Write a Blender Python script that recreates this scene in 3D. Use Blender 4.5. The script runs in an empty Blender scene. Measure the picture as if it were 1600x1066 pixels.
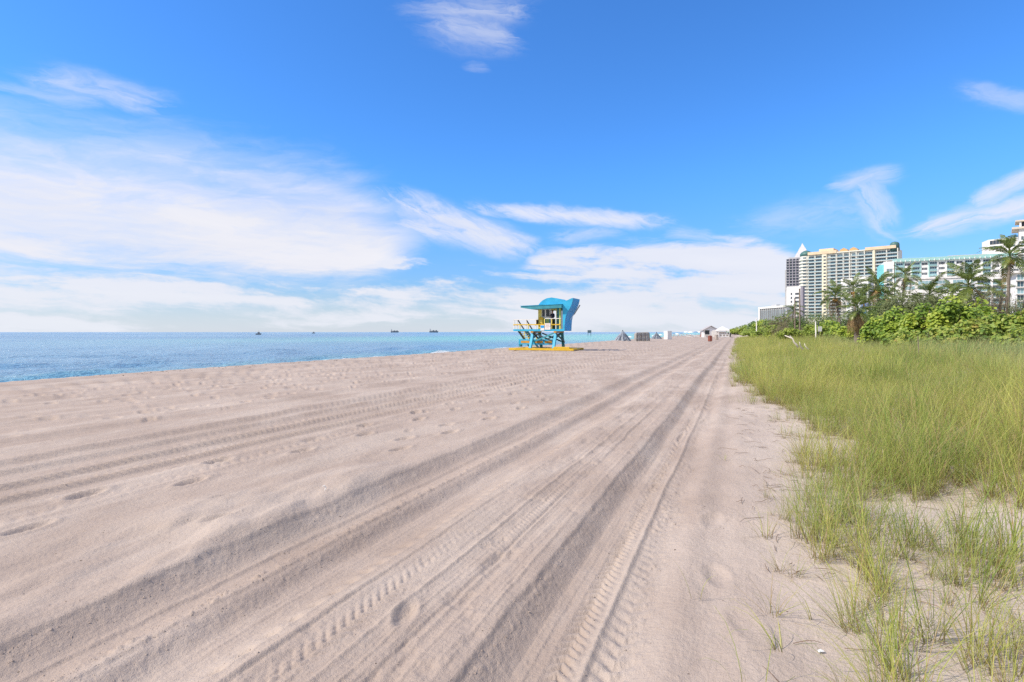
import bpy, math, random
import numpy as np
from mathutils import Vector, Matrix

SC = bpy.context.scene
COL = SC.collection
PI = math.pi
random.seed(7)
RNG = np.random.default_rng(11)

# ------------------------------------------------------------------ camera
# world axes: +Y runs along the beach, +X runs inland, the sea is at -X
YAW = math.radians(21.5)
F_PX = 889.0
EYE = 1.7
cam_d = bpy.data.cameras.new('camera')
cam_d.lens = 20.0
cam_d.sensor_width = 36.0
cam_d.shift_y = -14.0 / 1600.0
cam_d.clip_start = 0.1
cam_d.clip_end = 60000.0
cam = bpy.data.objects.new('camera', cam_d)
COL.objects.link(cam)
cam.location = (0, 0, EYE)
cam.rotation_euler = (PI / 2, 0, YAW)
SC.camera = cam
CA, SA = math.cos(YAW), math.sin(YAW)


def at(px, depth):
    """ground position of something seen in the photograph's column px at that distance along the view"""
    cx = (px - 800.0) / F_PX * depth
    return (cx * CA - depth * SA, cx * SA + depth * CA)


def zat(py, depth):
    return EYE + (519.0 - py) / F_PX * depth


# ------------------------------------------------------------------ node helpers
class Nt:
    def __init__(self, tree):
        self.t = tree

    def node(self, kind, **kw):
        n = self.t.nodes.new(kind)
        for k, v in kw.items():
            setattr(n, k, v)
        return n

    def put(self, sock, v):
        if isinstance(v, V):
            self.t.links.new(v.s, sock)
        elif isinstance(v, bpy.types.NodeSocket):
            self.t.links.new(v, sock)
        else:
            if sock.type == 'RGBA' and len(v) == 3:
                v = (*v, 1.0)
            sock.default_value = v

    def math(self, op, a, b=None, c=None, clamp=False):
        n = self.node('ShaderNodeMath', operation=op)
        n.use_clamp = clamp
        self.put(n.inputs[0], a)
        if b is not None:
            self.put(n.inputs[1], b)
        if c is not None:
            self.put(n.inputs[2], c)
        return V(self, n.outputs[0])

    def step(self, x, lo, hi):
        n = self.node('ShaderNodeMapRange', interpolation_type='SMOOTHSTEP')
        self.put(n.inputs['Value'], x)
        self.put(n.inputs['From Min'], lo)
        self.put(n.inputs['From Max'], hi)
        return V(self, n.outputs[0])

    def xyz(self, x, y, z=0.0):
        n = self.node('ShaderNodeCombineXYZ')
        for s, v in zip(n.inputs, (x, y, z)):
            self.put(s, v)
        return n.outputs[0]

    def noise(self, vec, scale=5.0, detail=4.0, rough=0.55, dist=0.0, lac=2.0):
        n = self.node('ShaderNodeTexNoise')
        if vec is not None:
            self.put(n.inputs['Vector'], vec)
        self.put(n.inputs['Scale'], scale)
        n.inputs['Detail'].default_value = detail
        n.inputs['Roughness'].default_value = rough
        n.inputs['Distortion'].default_value = dist
        n.inputs['Lacunarity'].default_value = lac
        return V(self, n.outputs[0])

    def mix(self, fac, a, b, blend='MIX'):
        n = self.node('ShaderNodeMix', data_type='RGBA', blend_type=blend)
        n.clamp_factor = True
        self.put(n.inputs[0], fac)
        self.put(n.inputs[6], a)
        self.put(n.inputs[7], b)
        return n.outputs[2]


class V:
    def __init__(self, nt, s):
        self.n, self.s = nt, s

    def __add__(self, o): return self.n.math('ADD', self, o)
    __radd__ = __add__
    def __sub__(self, o): return self.n.math('SUBTRACT', self, o)
    def __rsub__(self, o): return self.n.math('SUBTRACT', o, self)
    def __mul__(self, o): return self.n.math('MULTIPLY', self, o)
    __rmul__ = __mul__
    def __truediv__(self, o): return self.n.math('DIVIDE', self, o)
    def max(self, o): return self.n.math('MAXIMUM', self, o)
    def min(self, o): return self.n.math('MINIMUM', self, o)
    def clamp(self): return self.n.math('ADD', self, 0.0, clamp=True)
    def pow(self, o): return self.n.math('POWER', self, o)
    def abs(self): return self.n.math('ABSOLUTE', self)


# ------------------------------------------------------------------ sun, sky, exposure
SUN_EL = math.radians(44)
sun_dir = Vector((-0.80, -0.60, 0)).normalized()
SUN_AZ = math.atan2(sun_dir.x, sun_dir.y)          # clockwise from +Y
to_sun = Vector((sun_dir.x * math.cos(SUN_EL), sun_dir.y * math.cos(SUN_EL), math.sin(SUN_EL)))
sd = bpy.data.lights.new('sun', 'SUN')
sd.energy = 4.6
sd.angle = math.radians(0.8)
sd.color = (1.0, 0.88, 0.74)
sun = bpy.data.objects.new('sun', sd)
COL.objects.link(sun)
sun.location = (-60, -25, 60)
sun.rotation_euler = to_sun.to_track_quat('Z', 'Y').to_euler()

W = bpy.data.worlds.new('World')
SC.world = W
W.use_nodes = True
W.node_tree.nodes.clear()
w = Nt(W.node_tree)


def build_sky():
    sky = w.node('ShaderNodeTexSky', sky_type='NISHITA')
    sky.sun_disc = False
    sky.sun_elevation = SUN_EL
    sky.sun_rotation = SUN_AZ
    sky.air_density = 1.0
    sky.dust_density = 0.3
    sky.ozone_density = 2.0
    tc = w.node('ShaderNodeTexCoord')
    sep = w.node('ShaderNodeSeparateXYZ')
    w.put(sep.inputs[0], tc.outputs['Generated'])
    x, y, z = (V(w, s) for s in sep.outputs)
    deg = 180.0 / PI
    # heading u in degrees (0 = 21.5 degrees seaward of the beach line, positive inland), height v in degrees
    u = w.math('ARCTAN2', x * CA + y * SA, y * CA - x * SA) * deg
    v = w.math('ARCSINE', z) * deg

    def uv(px, py):
        d = math.hypot(F_PX, px - 800)
        return math.degrees(math.atan2(px - 800, F_PX)), math.degrees(math.atan2(519 - py, d))

    warp = w.noise(w.xyz(u * 0.12, v * 0.28, 3.1), 1.0, 5, 0.6) - 0.5
    warp2 = w.noise(w.xyz(u * 0.12, v * 0.28, 9.7), 1.0, 5, 0.6) - 0.5
    # streaky, billowy and fine fields
    streak = w.noise(w.xyz(u * 0.055 + warp * 0.5, v * 0.42 + u * 0.02 + warp2 * 0.8, 0.3), 1.0, 8, 0.55, 0.3)
    wisp = w.noise(w.xyz(u * 0.16 + v * 0.10 + warp * 1.2, v * 0.75 - u * 0.10 + warp2 * 1.5, 5.0), 1.0, 9, 0.62, 0.4)
    puff = w.noise(w.xyz(u * 0.5, v * 1.15 + u * 0.12, 7.7), 1.0, 7, 0.6, 0.2)
    soft = w.noise(w.xyz(u * 0.05, v * 0.12, 1.7), 1.0, 4, 0.5, 0.2)

    # the wide bank over the sea: its top falls from left to right and ends in a point
    top = 15.6 - 4.2 * w.step(u, -18.0, -8.0) - 5.0 * w.step(u, -9.5, 2.0) - 0.035 * (u + 30).max(-60).min(60)
    ragged = (wisp - 0.5) * 5.0 + (soft - 0.5) * 5.0
    bank = w.step(top - v + ragged * 0.9, -3.2, 5.6) * w.step(v + (streak - 0.5) * 11.0 + (wisp - 0.5) * 4.0, 2.6, 7.0)
    bank = bank * w.step(u + (wisp - 0.5) * 8 - (v - 9.0) * 1.2, -6.0, -12.0) * (0.42 + 0.9 * streak + 0.5 * (wisp - 0.4)).clamp()

    # bands low over the horizon, the same all round
    land = w.step(u, -4.0, 6.0) * w.step(u, 30.0, 22.0)
    low_top = 7.4 + 1.2 * land - 2.2 * w.step(u, 22.0, 30.0) - 1.6 * w.step(u, -5.0, 0.0) * w.step(u, 3.0, 0.0)
    low = w.step(streak + (puff - 0.5) * 0.22 + land * 0.10, 0.43, 0.60) * w.step(low_top - v + (streak - 0.5) * 4.0 + (wisp - 0.5) * 2.5, -0.6, 1.0)
    haze = w.step(v, 5.0, -0.5)

    def bar(p0, p1, half, seed, lo, hi, tail=0.35, fan=0.0):
        """a wisp of cloud from p0 to p1 (photo pixels), half degrees wide, combed into fibres along its length"""
        (u0, v0), (u1, v1) = uv(*p0), uv(*p1)
        L = math.hypot(u1 - u0, v1 - v0)
        du, dv = (u1 - u0) / L, (v1 - v0) / L
        a = (u - u0) * du + (v - v0) * dv
        cr = (v - v0) * du - (u - u0) * dv
        fib = w.noise(w.xyz(a * 0.22 + warp * 1.6 + seed, cr * 1.1 + a * fan + warp2 * 2.6, seed * 3.7), 1.0, 9, 0.66, 0.6)
        al = a / L
        c = (cr + warp2 * 2.2) / half
        m = w.step(al + warp * 0.5, -0.08, tail) * w.step(al + warp2 * 0.5, 1.08, 1.0 - tail) * w.step(c.abs() + (fib - 0.5) * 1.6, 1.6, 0.0)
        return w.step(fib + m * 0.36, lo, hi) * w.step(m, 0.0, 0.45)

    c = (
        bar((560, 290), (850, 396), 1.7, 1.1, 0.50, 1.00, 0.3, 0.15)
        .max(bar((590, 340), (860, 392), 1.6, 2.3, 0.48, 0.98, 0.3, 0.2))
        .max(bar((730, 322), (1085, 345), 0.9, 3.7, 0.46, 0.98, 0.3, 0.3))
        .max(bar((830, 372), (1010, 352), 1.0, 4.9, 0.55, 1.1) * 0.6)
        .max(bar((1030, 358), (1140, 374), 0.9, 5.2, 0.55, 1.1) * 0.6)
        .max(bar((1280, 298), (1420, 268), 1.1, 6.4, 0.50, 1.05, 0.4) * 0.75)
        .max(bar((1325, 268), (1412, 380), 1.5, 7.3, 0.50, 1.05, 0.3, -0.1) * 0.75)
        .max(bar((1390, 366), (1740, 292), 1.15, 8.8, 0.50, 0.98, 0.25))
        .max(bar((1490, 330), (1690, 240), 0.95, 9.1, 0.52, 1.02, 0.3) * 0.85)
        .max(bar((1130, 345), (1420, 325), 1.9, 10.6, 0.54, 1.1) * 0.45)
        .max(bar((610, 4), (850, 16), 1.5, 11.2, 0.50, 1.05, 0.4) * 0.62)
        .max(bar((640, 25), (830, 68), 1.9, 12.7, 0.50, 1.05, 0.4) * 0.62)
        .max(bar((10, 108), (280, 172), 1.3, 13.4, 0.48, 1.05, 0.35) * 0.7)
        .max(bar((-90, 130), (170, 168), 1.2, 14.9, 0.54, 1.1) * 0.5)
        .max(bar((1470, 128), (1690, 172), 0.8, 15.5, 0.48, 1.05, 0.4) * 0.5)
        .max(bar((715, 98), (775, 108), 0.5, 16.1, 0.5, 1.1, 0.4) * 0.4)
    )
    # unseen cloud added outside the view and overhead, thickened to whiten the ambient light
    away = w.step(u.abs(), 50.0, 75.0)
    loose = w.step(wisp + (soft - 0.5) * 0.8, 0.22, 0.62) * away.max(w.step(v, 34.0, 55.0)) * 0.88
    dens = bank.max(low * 0.92).max(c * 0.88).max(loose)
    dens = (dens + haze * 0.68 - dens * haze * 0.68).clamp()

    tint = w.node('ShaderNodeVectorMath', operation='MULTIPLY')
    w.put(tint.inputs[0], sky.outputs[0])
    w.put(tint.inputs[1], w.mix(w.step(v, 16.0, 1.0), SKY_TINT, LOW_TINT))
    white = w.mix(haze, CLOUD_HI, CLOUD_LO)
    shade = w.mix((streak * 1.2 - 0.15).clamp(), CLOUD_SH, white)
    colr = w.mix(dens, tint.outputs[0], shade)
    bg = w.node('ShaderNodeBackground')
    w.put(bg.inputs[0], colr)
    bg.inputs[1].default_value = 0.1
    out = w.node('ShaderNodeOutputWorld')
    w.put(out.inputs[0], bg.outputs[0])


SKY_TINT = (0.60, 1.32, 2.20)
LOW_TINT = (0.66, 0.92, 1.36)
CLOUD_HI = (8.6, 8.5, 8.9)
CLOUD_LO = (8.1, 8.4, 8.8)
CLOUD_SH = (6.9, 7.2, 8.3)
build_sky()
SC.view_settings.view_transform = 'Standard'
SC.view_settings.look = 'None'
SC.view_settings.gamma = 1.0
SC.view_settings.use_curve_mapping = False
SC.view_settings.exposure = 0.12
SC.cycles.max_bounces = 6
SC.cycles.transparent_max_bounces = 4
SC.cycles.use_denoising = False

# ------------------------------------------------------------------ object helpers


def smooth01(x):
    x = np.clip(x, 0.0, 1.0)
    return x * x * (3 - 2 * x)


def sstep(a, b, x):
    return smooth01((x - a) / (b - a))


def _hash(ix, iy, seed):
    h = (ix.astype(np.int64) * 374761393 + iy.astype(np.int64) * 668265263 + seed * 1442695041) & 0xFFFFFFFF
    h = ((h ^ (h >> 13)) * 1274126177) & 0xFFFFFFFF
    h = h ^ (h >> 16)
    return h.astype(np.float64) / 0xFFFFFFFF


def vnoise(x, y, seed=0):
    x, y = np.asarray(x, float), np.asarray(y, float)
    xi, yi = np.floor(x), np.floor(y)
    fx, fy = x - xi, y - yi
    fx = fx * fx * fx * (fx * (fx * 6 - 15) + 10)
    fy = fy * fy * fy * (fy * (fy * 6 - 15) + 10)
    a, b = _hash(xi, yi, seed), _hash(xi + 1, yi, seed)
    c, d = _hash(xi, yi + 1, seed), _hash(xi + 1, yi + 1, seed)
    return ((a + (b - a) * fx) * (1 - fy) + (c + (d - c) * fx) * fy) * 2 - 1


def fbm(x, y, seed=0, octs=4, gain=0.5):
    s, amp, tot = 0.0, 1.0, 0.0
    for o in range(octs):
        s = s + amp * vnoise(x * 2 ** o + 17.3 * o, y * 2 ** o + 9.1 * o, seed + o)
        tot += amp
        amp *= gain
    return s / tot


def mesh_np(name, co, quads=None, tris=None, mats=(), mat_idx=None, smooth=False):
    me = bpy.data.meshes.new(name)
    co = np.asarray(co, np.float32)
    nq = 0 if quads is None else len(quads)
    nt_ = 0 if tris is None else len(tris)
    me.vertices.add(len(co))
    me.vertices.foreach_set('co', co.ravel())
    loops = []
    if nq:
        loops.append(np.asarray(quads, np.int32).ravel())
    if nt_:
        loops.append(np.asarray(tris, np.int32).ravel())
    loops = np.concatenate(loops)
    me.loops.add(len(loops))
    me.loops.foreach_set('vertex_index', loops)
    me.polygons.add(nq + nt_)
    starts = np.concatenate([np.arange(nq) * 4, nq * 4 + np.arange(nt_) * 3]).astype(np.int32)
    me.polygons.foreach_set('loop_start', starts)
    for m in mats:
        me.materials.append(m)
    if mat_idx is not None:
        me.polygons.foreach_set('material_index', np.asarray(mat_idx, np.int32))
    me.polygons.foreach_set('use_smooth', np.full(nq + nt_, smooth))
    me.update()
    me.validate()
    return me


def tag(o, label=None, cat=None, group=None, kind=None):
    if label:
        o['label'] = label
    if cat:
        o['category'] = cat
    if group:
        o['group'] = group
    if kind:
        o['kind'] = kind
    return o


def link(name, me, parent=None, loc=(0, 0, 0), rot=(0, 0, 0)):
    o = bpy.data.objects.new(name, me)
    COL.objects.link(o)
    o.location = loc
    o.rotation_euler = rot
    if parent is not None:
        o.parent = parent
    return o


def thing(name, loc, label, cat, group=None, rz=0.0):
    o = link(name, None, None, loc, (0, 0, rz))
    o.empty_display_size = 0.3
    return tag(o, label, cat, group)


class MB:
    """collects faces for one mesh; each face may carry a material slot"""

    def __init__(self):
        self.v, self.f, self.m = [], [], []
        self.slot = 0

    def add(self, vs, fs):
        b = len(self.v)
        self.v += [tuple(p) for p in vs]
        self.f += [tuple(i + b for i in f) for f in fs]
        self.m += [self.slot] * len(fs)
        return self

    def box(self, x0, x1, y0, y1, z0, z1):
        return self.add([(x0, y0, z0), (x1, y0, z0), (x1, y1, z0), (x0, y1, z0), (x0, y0, z1), (x1, y0, z1), (x1, y1, z1), (x0, y1, z1)],
                        [(0, 3, 2, 1), (4, 5, 6, 7), (0, 1, 5, 4), (1, 2, 6, 5), (2, 3, 7, 6), (3, 0, 4, 7)])

    def bar(self, p, q, w_, h_=None, up=(0, 0, 1)):
        """square bar from p to q"""
        h_ = w_ if h_ is None else h_
        p, q = Vector(p), Vector(q)
        d = (q - p).normalized()
        up = Vector(up)
        if abs(d.dot(up)) > 0.98:
            up = Vector((0, 1, 0))
        s = d.cross(up).normalized() * (w_ / 2)
        t = s.cross(d).normalized() * (h_ / 2)
        vs = [p - s - t, p + s - t, p + s + t, p - s + t, q - s - t, q + s - t, q + s + t, q - s + t]
        return self.add(vs, [(0, 3, 2, 1), (4, 5, 6, 7), (0, 1, 5, 4), (1, 2, 6, 5), (2, 3, 7, 6), (3, 0, 4, 7)])

    def tube(self, pts, rad, n=8, cap=True):
        pts = [Vector(p) for p in pts]
        if not hasattr(rad, '__len__'):
            rad = [rad] * len(pts)
        vs, fs = [], []
        for i, p in enumerate(pts):
            d = (pts[min(i + 1, len(pts) - 1)] - pts[max(i - 1, 0)]).normalized()
            a = Vector((0, 0, 1)) if abs(d.z) < 0.9 else Vector((1, 0, 0))
            s = d.cross(a).normalized()
            t = s.cross(d).normalized()
            for k in range(n):
                th = 2 * PI * k / n
                vs.append(p + (s * math.cos(th) + t * math.sin(th)) * rad[i])
        for i in range(len(pts) - 1):
            for k in range(n):
                k2 = (k + 1) % n
                fs.append((i * n + k, i * n + k2, (i + 1) * n + k2, (i + 1) * n + k))
        if cap:
            fs.append(tuple(range(n - 1, -1, -1)))
            fs.append(tuple((len(pts) - 1) * n + k for k in range(n)))
        return self.add(vs, fs)

    def lathe(self, prof, n=16, c=(0, 0, 0)):
        vs, fs = [], []
        for r, z in prof:
            for k in range(n):
                th = 2 * PI * k / n
                vs.append((c[0] + r * math.cos(th), c[1] + r * math.sin(th), c[2] + z))
        for i in range(len(prof) - 1):
            for k in range(n):
                k2 = (k + 1) % n
                fs.append((i * n + k, i * n + k2, (i + 1) * n + k2, (i + 1) * n + k))
        fs.append(tuple(range(n - 1, -1, -1)))
        fs.append(tuple((len(prof) - 1) * n + k for k in range(n)))
        return self.add(vs, fs)

    def prism(self, poly, y0, y1):
        """outline in x,z (counter-clockwise seen from -y) extruded along y"""
        n = len(poly)
        vs = [(x, y0, z) for x, z in poly] + [(x, y1, z) for x, z in poly]
        fs = [tuple(range(n)), tuple(range(2 * n - 1, n - 1, -1))]
        fs += [(i, i + n, (i + 1) % n + n, (i + 1) % n) for i in range(n)]
        return self.add(vs, fs)

    def mesh(self, name, mats, smooth=False):
        me = bpy.data.meshes.new(name)
        me.from_pydata(self.v, [], self.f)
        for m in (mats if isinstance(mats, (list, tuple)) else [mats]):
            me.materials.append(m)
        me.polygons.foreach_set('material_index', self.m)
        if smooth:
            me.polygons.foreach_set('use_smooth', [True] * len(self.f))
        me.update()
        return me

    def build(self, name, mats, parent=None, loc=(0, 0, 0), rot=(0, 0, 0), smooth=False, bevel=0.0):
        o = link(name, self.mesh(name, mats, smooth), parent, loc, rot)
        if bevel:
            b = o.modifiers.new('bevel', 'BEVEL')
            b.width, b.segments, b.limit_method = bevel, 2, 'ANGLE'
        return o


def new_mat(name):
    m = bpy.data.materials.new(name)
    m.use_nodes = True
    m.node_tree.nodes.clear()
    nt = Nt(m.node_tree)
    out = nt.node('ShaderNodeOutputMaterial')
    return m, nt, out


def paint(name, col, rough=0.55, var=0.12, scale=3.0, metal=0.0, bump=0.0, bscale=40.0, spec=0.4, dirt=None, dirt_amt=0.0):
    """painted or plain surface with a little uneven wear"""
    m, nt, out = new_mat(name)
    b = nt.node('ShaderNodeBsdfPrincipled')
    tc = nt.node('ShaderNodeTexCoord')
    n = nt.noise(tc.outputs['Object'], scale, 6, 0.6)
    lo = tuple(c * (1 - var) for c in col)
    hi = tuple(min(1, c * (1 + var)) for c in col)
    c = nt.mix(nt.step(n, 0.3, 0.7), lo, hi)
    if dirt:
        n2 = nt.noise(tc.outputs['Object'], scale * 2.3, 8, 0.7)
        c = nt.mix(nt.step(n2, 0.62 - dirt_amt, 0.72 - dirt_amt * 0.5) * 0.7, c, dirt)
    nt.put(b.inputs['Base Color'], c)
    nt.put(b.inputs['Roughness'], (n * 0.3 + (rough - 0.15)).clamp())
    b.inputs['Metallic'].default_value = metal
    b.inputs['Specular IOR Level'].default_value = spec
    if bump:
        bn = nt.node('ShaderNodeBump')
        nt.put(bn.inputs['Height'], nt.noise(tc.outputs['Object'], bscale, 4, 0.6))
        bn.inputs['Strength'].default_value = bump
        bn.inputs['Distance'].default_value = 0.02
        nt.put(b.inputs['Normal'], bn.outputs[0])
    nt.put(out.inputs[0], b.outputs[0])
    return m


# ------------------------------------------------------------------ the beach: one sheet out to the horizon
BERM = -22.7


def ground_base(X, Y):
    """smooth shape of the land without tracks"""
    edge = BERM + 0.5 * vnoise(Y * 0.05, 0 * Y, 5)
    d = edge - X
    z = np.where(d > 0, -0.13 * d - 0.08 * np.minimum(d, 1.0), 0.0)
    z = np.maximum(z, -6.0)
    z = z + 0.05 * sstep(2.5, 0.0, np.abs(d + 1.0))
    flat = sstep(-1.0, 3.0, d * -1)
    z = z + flat * 0.035 * fbm(X * 0.12, Y * 0.07, 21, 3)
    dune = 0.62 * sstep(1.0, 9.0, X) + 0.35 * sstep(7.0, 22.0, X)
    far = 0.35 * sstep(25, 70, Y) * sstep(0.6, 5.0, X)
    z = z + dune + far + sstep(0.2, 2.0, X) * 0.10 * fbm(X * 0.5, Y * 0.5, 31, 3)
    z = z + 0.02 * sstep(-0.4, 0.3, X) * fbm(X * 1.7, Y * 1.7, 33, 2)
    return z


def gz(x, y):
    return float(ground_base(np.array([float(x)]), np.array([float(y)]))[0])


def trail(X, Y, x0, pitch, wid, amp, seed, skew=0.0, sharp=1.6):
    """a strip of tyre lugs: pits repeating along Y"""
    ph = (Y + skew * np.abs(X - x0)) / pitch + 0.25 * vnoise(Y * 1.3, X * 4, seed)
    k = 0.5 + 0.5 * np.sin(2 * PI * ph)
    m = np.exp(-((X - x0) / wid) ** 2 * 1.2)
    brk = 0.6 + 0.5 * vnoise(Y * 0.7, X * 3, seed + 3)
    return -amp * m * (k ** sharp) * brk


def rut(X, x0, x1, depth, lw, rw):
    """trough between x0 and x1 with a left wall lw wide and a right wall rw wide"""
    return -depth * sstep(x0 - lw, x0 + lw * 0.15, X) * (1 - sstep(x1 - rw * 0.2, x1 + rw, X))


def ridge(X, x0, wid, h):
    return h * np.exp(-((X - x0) / wid) ** 2)


def footprints(X, Y, dens, seed, cell=0.42, size=1.0):
    """scattered footprints, one per cell where dens allows"""
    out = np.zeros_like(X)
    sx, sy = cell, cell * 1.6
    cx, cy = np.floor(X / sx), np.floor(Y / sy)
    for i in (-1, 0, 1):
        for j in (-1, 0, 1):
            ax, ay = cx + i, cy + j
            h1, h2, h3, h4 = (_hash(ax, ay, seed + q) for q in range(4))
            px = (ax + 0.2 + 0.6 * h1) * sx
            py = (ay + 0.2 + 0.6 * h2) * sy
            on = h3 < dens
            th = (h4 - 0.5) * 1.2
            dx, dy = X - px, Y - py
            a = (dx * np.cos(th) + dy * np.sin(th)) / (0.062 * size)
            b = (dy * np.cos(th) - dx * np.sin(th)) / (0.15 * size)
            r2 = a * a + b * b
            dep = 0.55 + 0.6 * h2
            out += np.where(on, (-0.034 * np.exp(-r2 ** 1.5) + 0.013 * np.exp(-(np.sqrt(r2) - 1.5) ** 2 * 5)) * dep, 0.0)
    return out


STEPS = []            # single footprints beside the tracks: x, y, heading, depth


def walk(x, y0, y1, dx, stride, seed):
    r = random.Random(seed)
    y, s = y0, 1
    while y < y1:
        STEPS.append((x + s * dx + r.uniform(-.05, .05), y + r.uniform(-.08, .08), r.uniform(-.25, .15), r.uniform(.8, 1.3)))
        y += stride * r.uniform(.85, 1.15)
        s = -s


walk(-6.05, 1.5, 22, 0.26, 0.80, 3)
STEPS += [(-0.13, 4.3, 0.2, 0.35), (-0.2, 5.6, -0.1, 0.3), (0.05, 3.6, 0.3, 0.25)]
walk(-4.7, 7.0, 20, 0.2, 0.85, 8)


def tracks(X, Y):
    """everything pressed into the sand by wheels and feet"""
    wob = 0.05 * vnoise(Y * 0.16, 0 * Y, 61) + 0.012 * vnoise(Y * 0.9, 0 * Y, 62)
    x = X + wob
    rag = 0.016 * fbm(X * 1.5, Y * 1.3, 71, 4, 0.5)           # slightly crumbling edges
    z = np.zeros_like(X)
    crumb = np.maximum(0, fbm(X * 22, Y * 18, 75, 3)) ** 1.3
    lines = vnoise(x * 34, Y * 0.25, 63) + 0.7 * vnoise(x * 70, Y * 0.4, 64)      # fine scratches drawn along the track
    # ---- right rut
    z += ridge(x + rag, -1.36, 0.16, 0.022)
    z += rut(x + rag, -1.08, -0.50, 0.078, 0.20, 0.40)
    z += 0.018 * crumb * np.exp(-((x + rag + 1.20) / 0.05) ** 2)
    z += 0.0032 * lines * sstep(-1.16, -1.05, x) * sstep(-0.86, -0.95, x)
    z += trail(x, Y, -0.86, 0.08, 0.06, 0.034, 81, 0.9) + 0.012 * crumb * np.exp(-((x + 0.86) / 0.08) ** 2)
    z += ridge(x + 0.3 * rag, -0.735, 0.022, 0.020)
    z += trail(x, Y, -0.60, 0.13, 0.10, 0.042, 82, -0.7, 1.2) + 0.016 * crumb * np.exp(-((x + 0.58) / 0.12) ** 2)
    z += ridge(x + rag, -0.36, 0.10, 0.014)
    z += -0.028 * np.exp(-((x + rag + 0.14) / 0.13) ** 2)
    jag = rag + 0.016 * fbm(X * 9, Y * 6, 73, 3, 0.6)                        # broken lips where the sand has given way
    z += -0.020 * sstep(-1.285, -1.245, x + jag) * (1 - sstep(-1.2, -0.85, x))
    z += -0.018 * sstep(-3.70, -3.655, x + jag) * (1 - sstep(-3.6, -3.25, x))
    z += -0.016 * sstep(-3.40, -3.37, x + jag) * (1 - sstep(-3.35, -3.15, x))
    z += -0.016 * sstep(-3.12, -3.08, x + jag) * (1 - sstep(-3.0, -2.75, x))
    z += -0.010 * sstep(-1.70, -1.675, x + jag) * (1 - sstep(-1.66, -1.5, x))
    # ---- left rut, two walls with a crumbly strip between
    z += rut(x + rag, -3.46, -2.60, 0.060, 0.24, 0.30)
    z += ridge(x + rag, -3.76, 0.22, 0.020)
    z += ridge(x + rag, -3.08, 0.11, 0.032)
    z += 0.030 * crumb * np.exp(-((x + 3.17) / 0.09) ** 2)
    z += 0.012 * crumb * np.exp(-((x + rag + 3.60) / 0.07) ** 2)
    z += 0.012 * crumb * np.exp(-((x + rag + 2.99) / 0.05) ** 2)
    z += -0.040 * sstep(-3.05, -2.85, x + rag) * (1 - sstep(-2.72, -2.45, x))
    z += 0.0028 * lines * (sstep(-2.92, -2.85, x) * sstep(-2.58, -2.65, x) + sstep(-3.5, -3.42, x) * sstep(-3.26, -3.3, x))
    z += trail(x, Y, -2.50, 0.19, 0.055, 0.055, 83, 0.3, 2.2)
    # ---- low ridges and faint chevrons between the ruts, drawn by different tyres at slightly different headings
    for k, (x0, hgt, wd) in enumerate(((-2.30, 0.011, 0.024), (-1.93, 0.016, 0.02), (-1.66, 0.010, 0.016), (-1.5, 0.006, 0.02), (-2.12, 0.008, 0.014), (-1.40, 0.007, 0.015), (-2.40, 0.006, 0.012), (-1.80, 0.006, 0.010))):
        drift = 0.010 * (k % 3 - 1) * (Y - 6) + 0.5 * rag
        z += ridge(x + drift, x0, wd, hgt * 1.35) * (0.75 + 0.5 * vnoise(Y * 0.5, 0 * Y + x0 * 7, 90))
    z += trail(x, Y, -1.79, 0.075, 0.075, 0.010, 84, 1.1) * 1.0 * sstep(-0.4, 0.2, vnoise(Y * 0.35, 0 * Y, 95))
    z += trail(x, Y, -2.1, 0.09, 0.10, 0.010, 85, -1.2) * 1.5 * sstep(-0.3, 0.3, vnoise(Y * 0.3, 0 * Y, 96))
    z += 0.0030 * lines * sstep(-2.45, -2.3, x) * sstep(-1.3, -1.45, x)
    z += 0.0016 * lines * sstep(-0.2, 0.3, vnoise(X * 0.6, Y * 0.06, 97)) * sstep(-3.9, -4.6, x) * sstep(-13, -10, x)
    z += -0.016 * np.maximum(0, fbm(X * 6, Y * 4, 92, 4) - 0.12) * sstep(-2.4, -2.2, x) * sstep(-1.25, -1.4, x) * 2.0
    # ---- far tracks: tread bars, darker flat band, lighter tread
    z += rut(x + rag * 0.5, -8.92, -8.62, 0.045, 0.09, 0.25) + ridge(x, -9.08, 0.10, 0.02)
    z += rut(x + rag * 0.4, -8.22, -7.70, 0.03, 0.07, 0.06) + ridge(x, -8.32, 0.07, 0.03)
    z += trail(x, Y, -7.96, 0.17, 0.17, 0.030, 86, 0.5, 1.3)
    z += ridge(x, -7.60, 0.05, 0.025)
    z += rut(x + rag * 0.4, -7.52, -7.08, 0.045, 0.06, 0.10)
    z += trail(x, Y, -7.3, 0.12, 0.12, 0.015, 87, 0.6)
    z += rut(x + rag * 0.5, -6.95, -6.70, 0.05, 0.07, 0.14) + ridge(x, -7.02, 0.05, 0.02)
    z += trail(x, Y, -6.55, 0.14, 0.10, 0.020, 88, -0.8)
    z += trail(x, Y, -6.2, 0.16, 0.12, 0.020, 89, 0.8)
    z += ridge(x, -5.98, 0.04, 0.012) + ridge(x, -6.42, 0.04, 0.012)
    for x0, dd in ((-20.0, 0.07), (-18.9, 0.06), (-16.4, 0.04), (-10.6, 0.03), (-12.6, 0.03), (-11.9, 0.025)):
        z += rut(x + rag, x0, x0 + 0.35, dd, 0.15, 0.30) + ridge(x, x0 - 0.2, 0.14, dd * 0.5)
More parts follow.
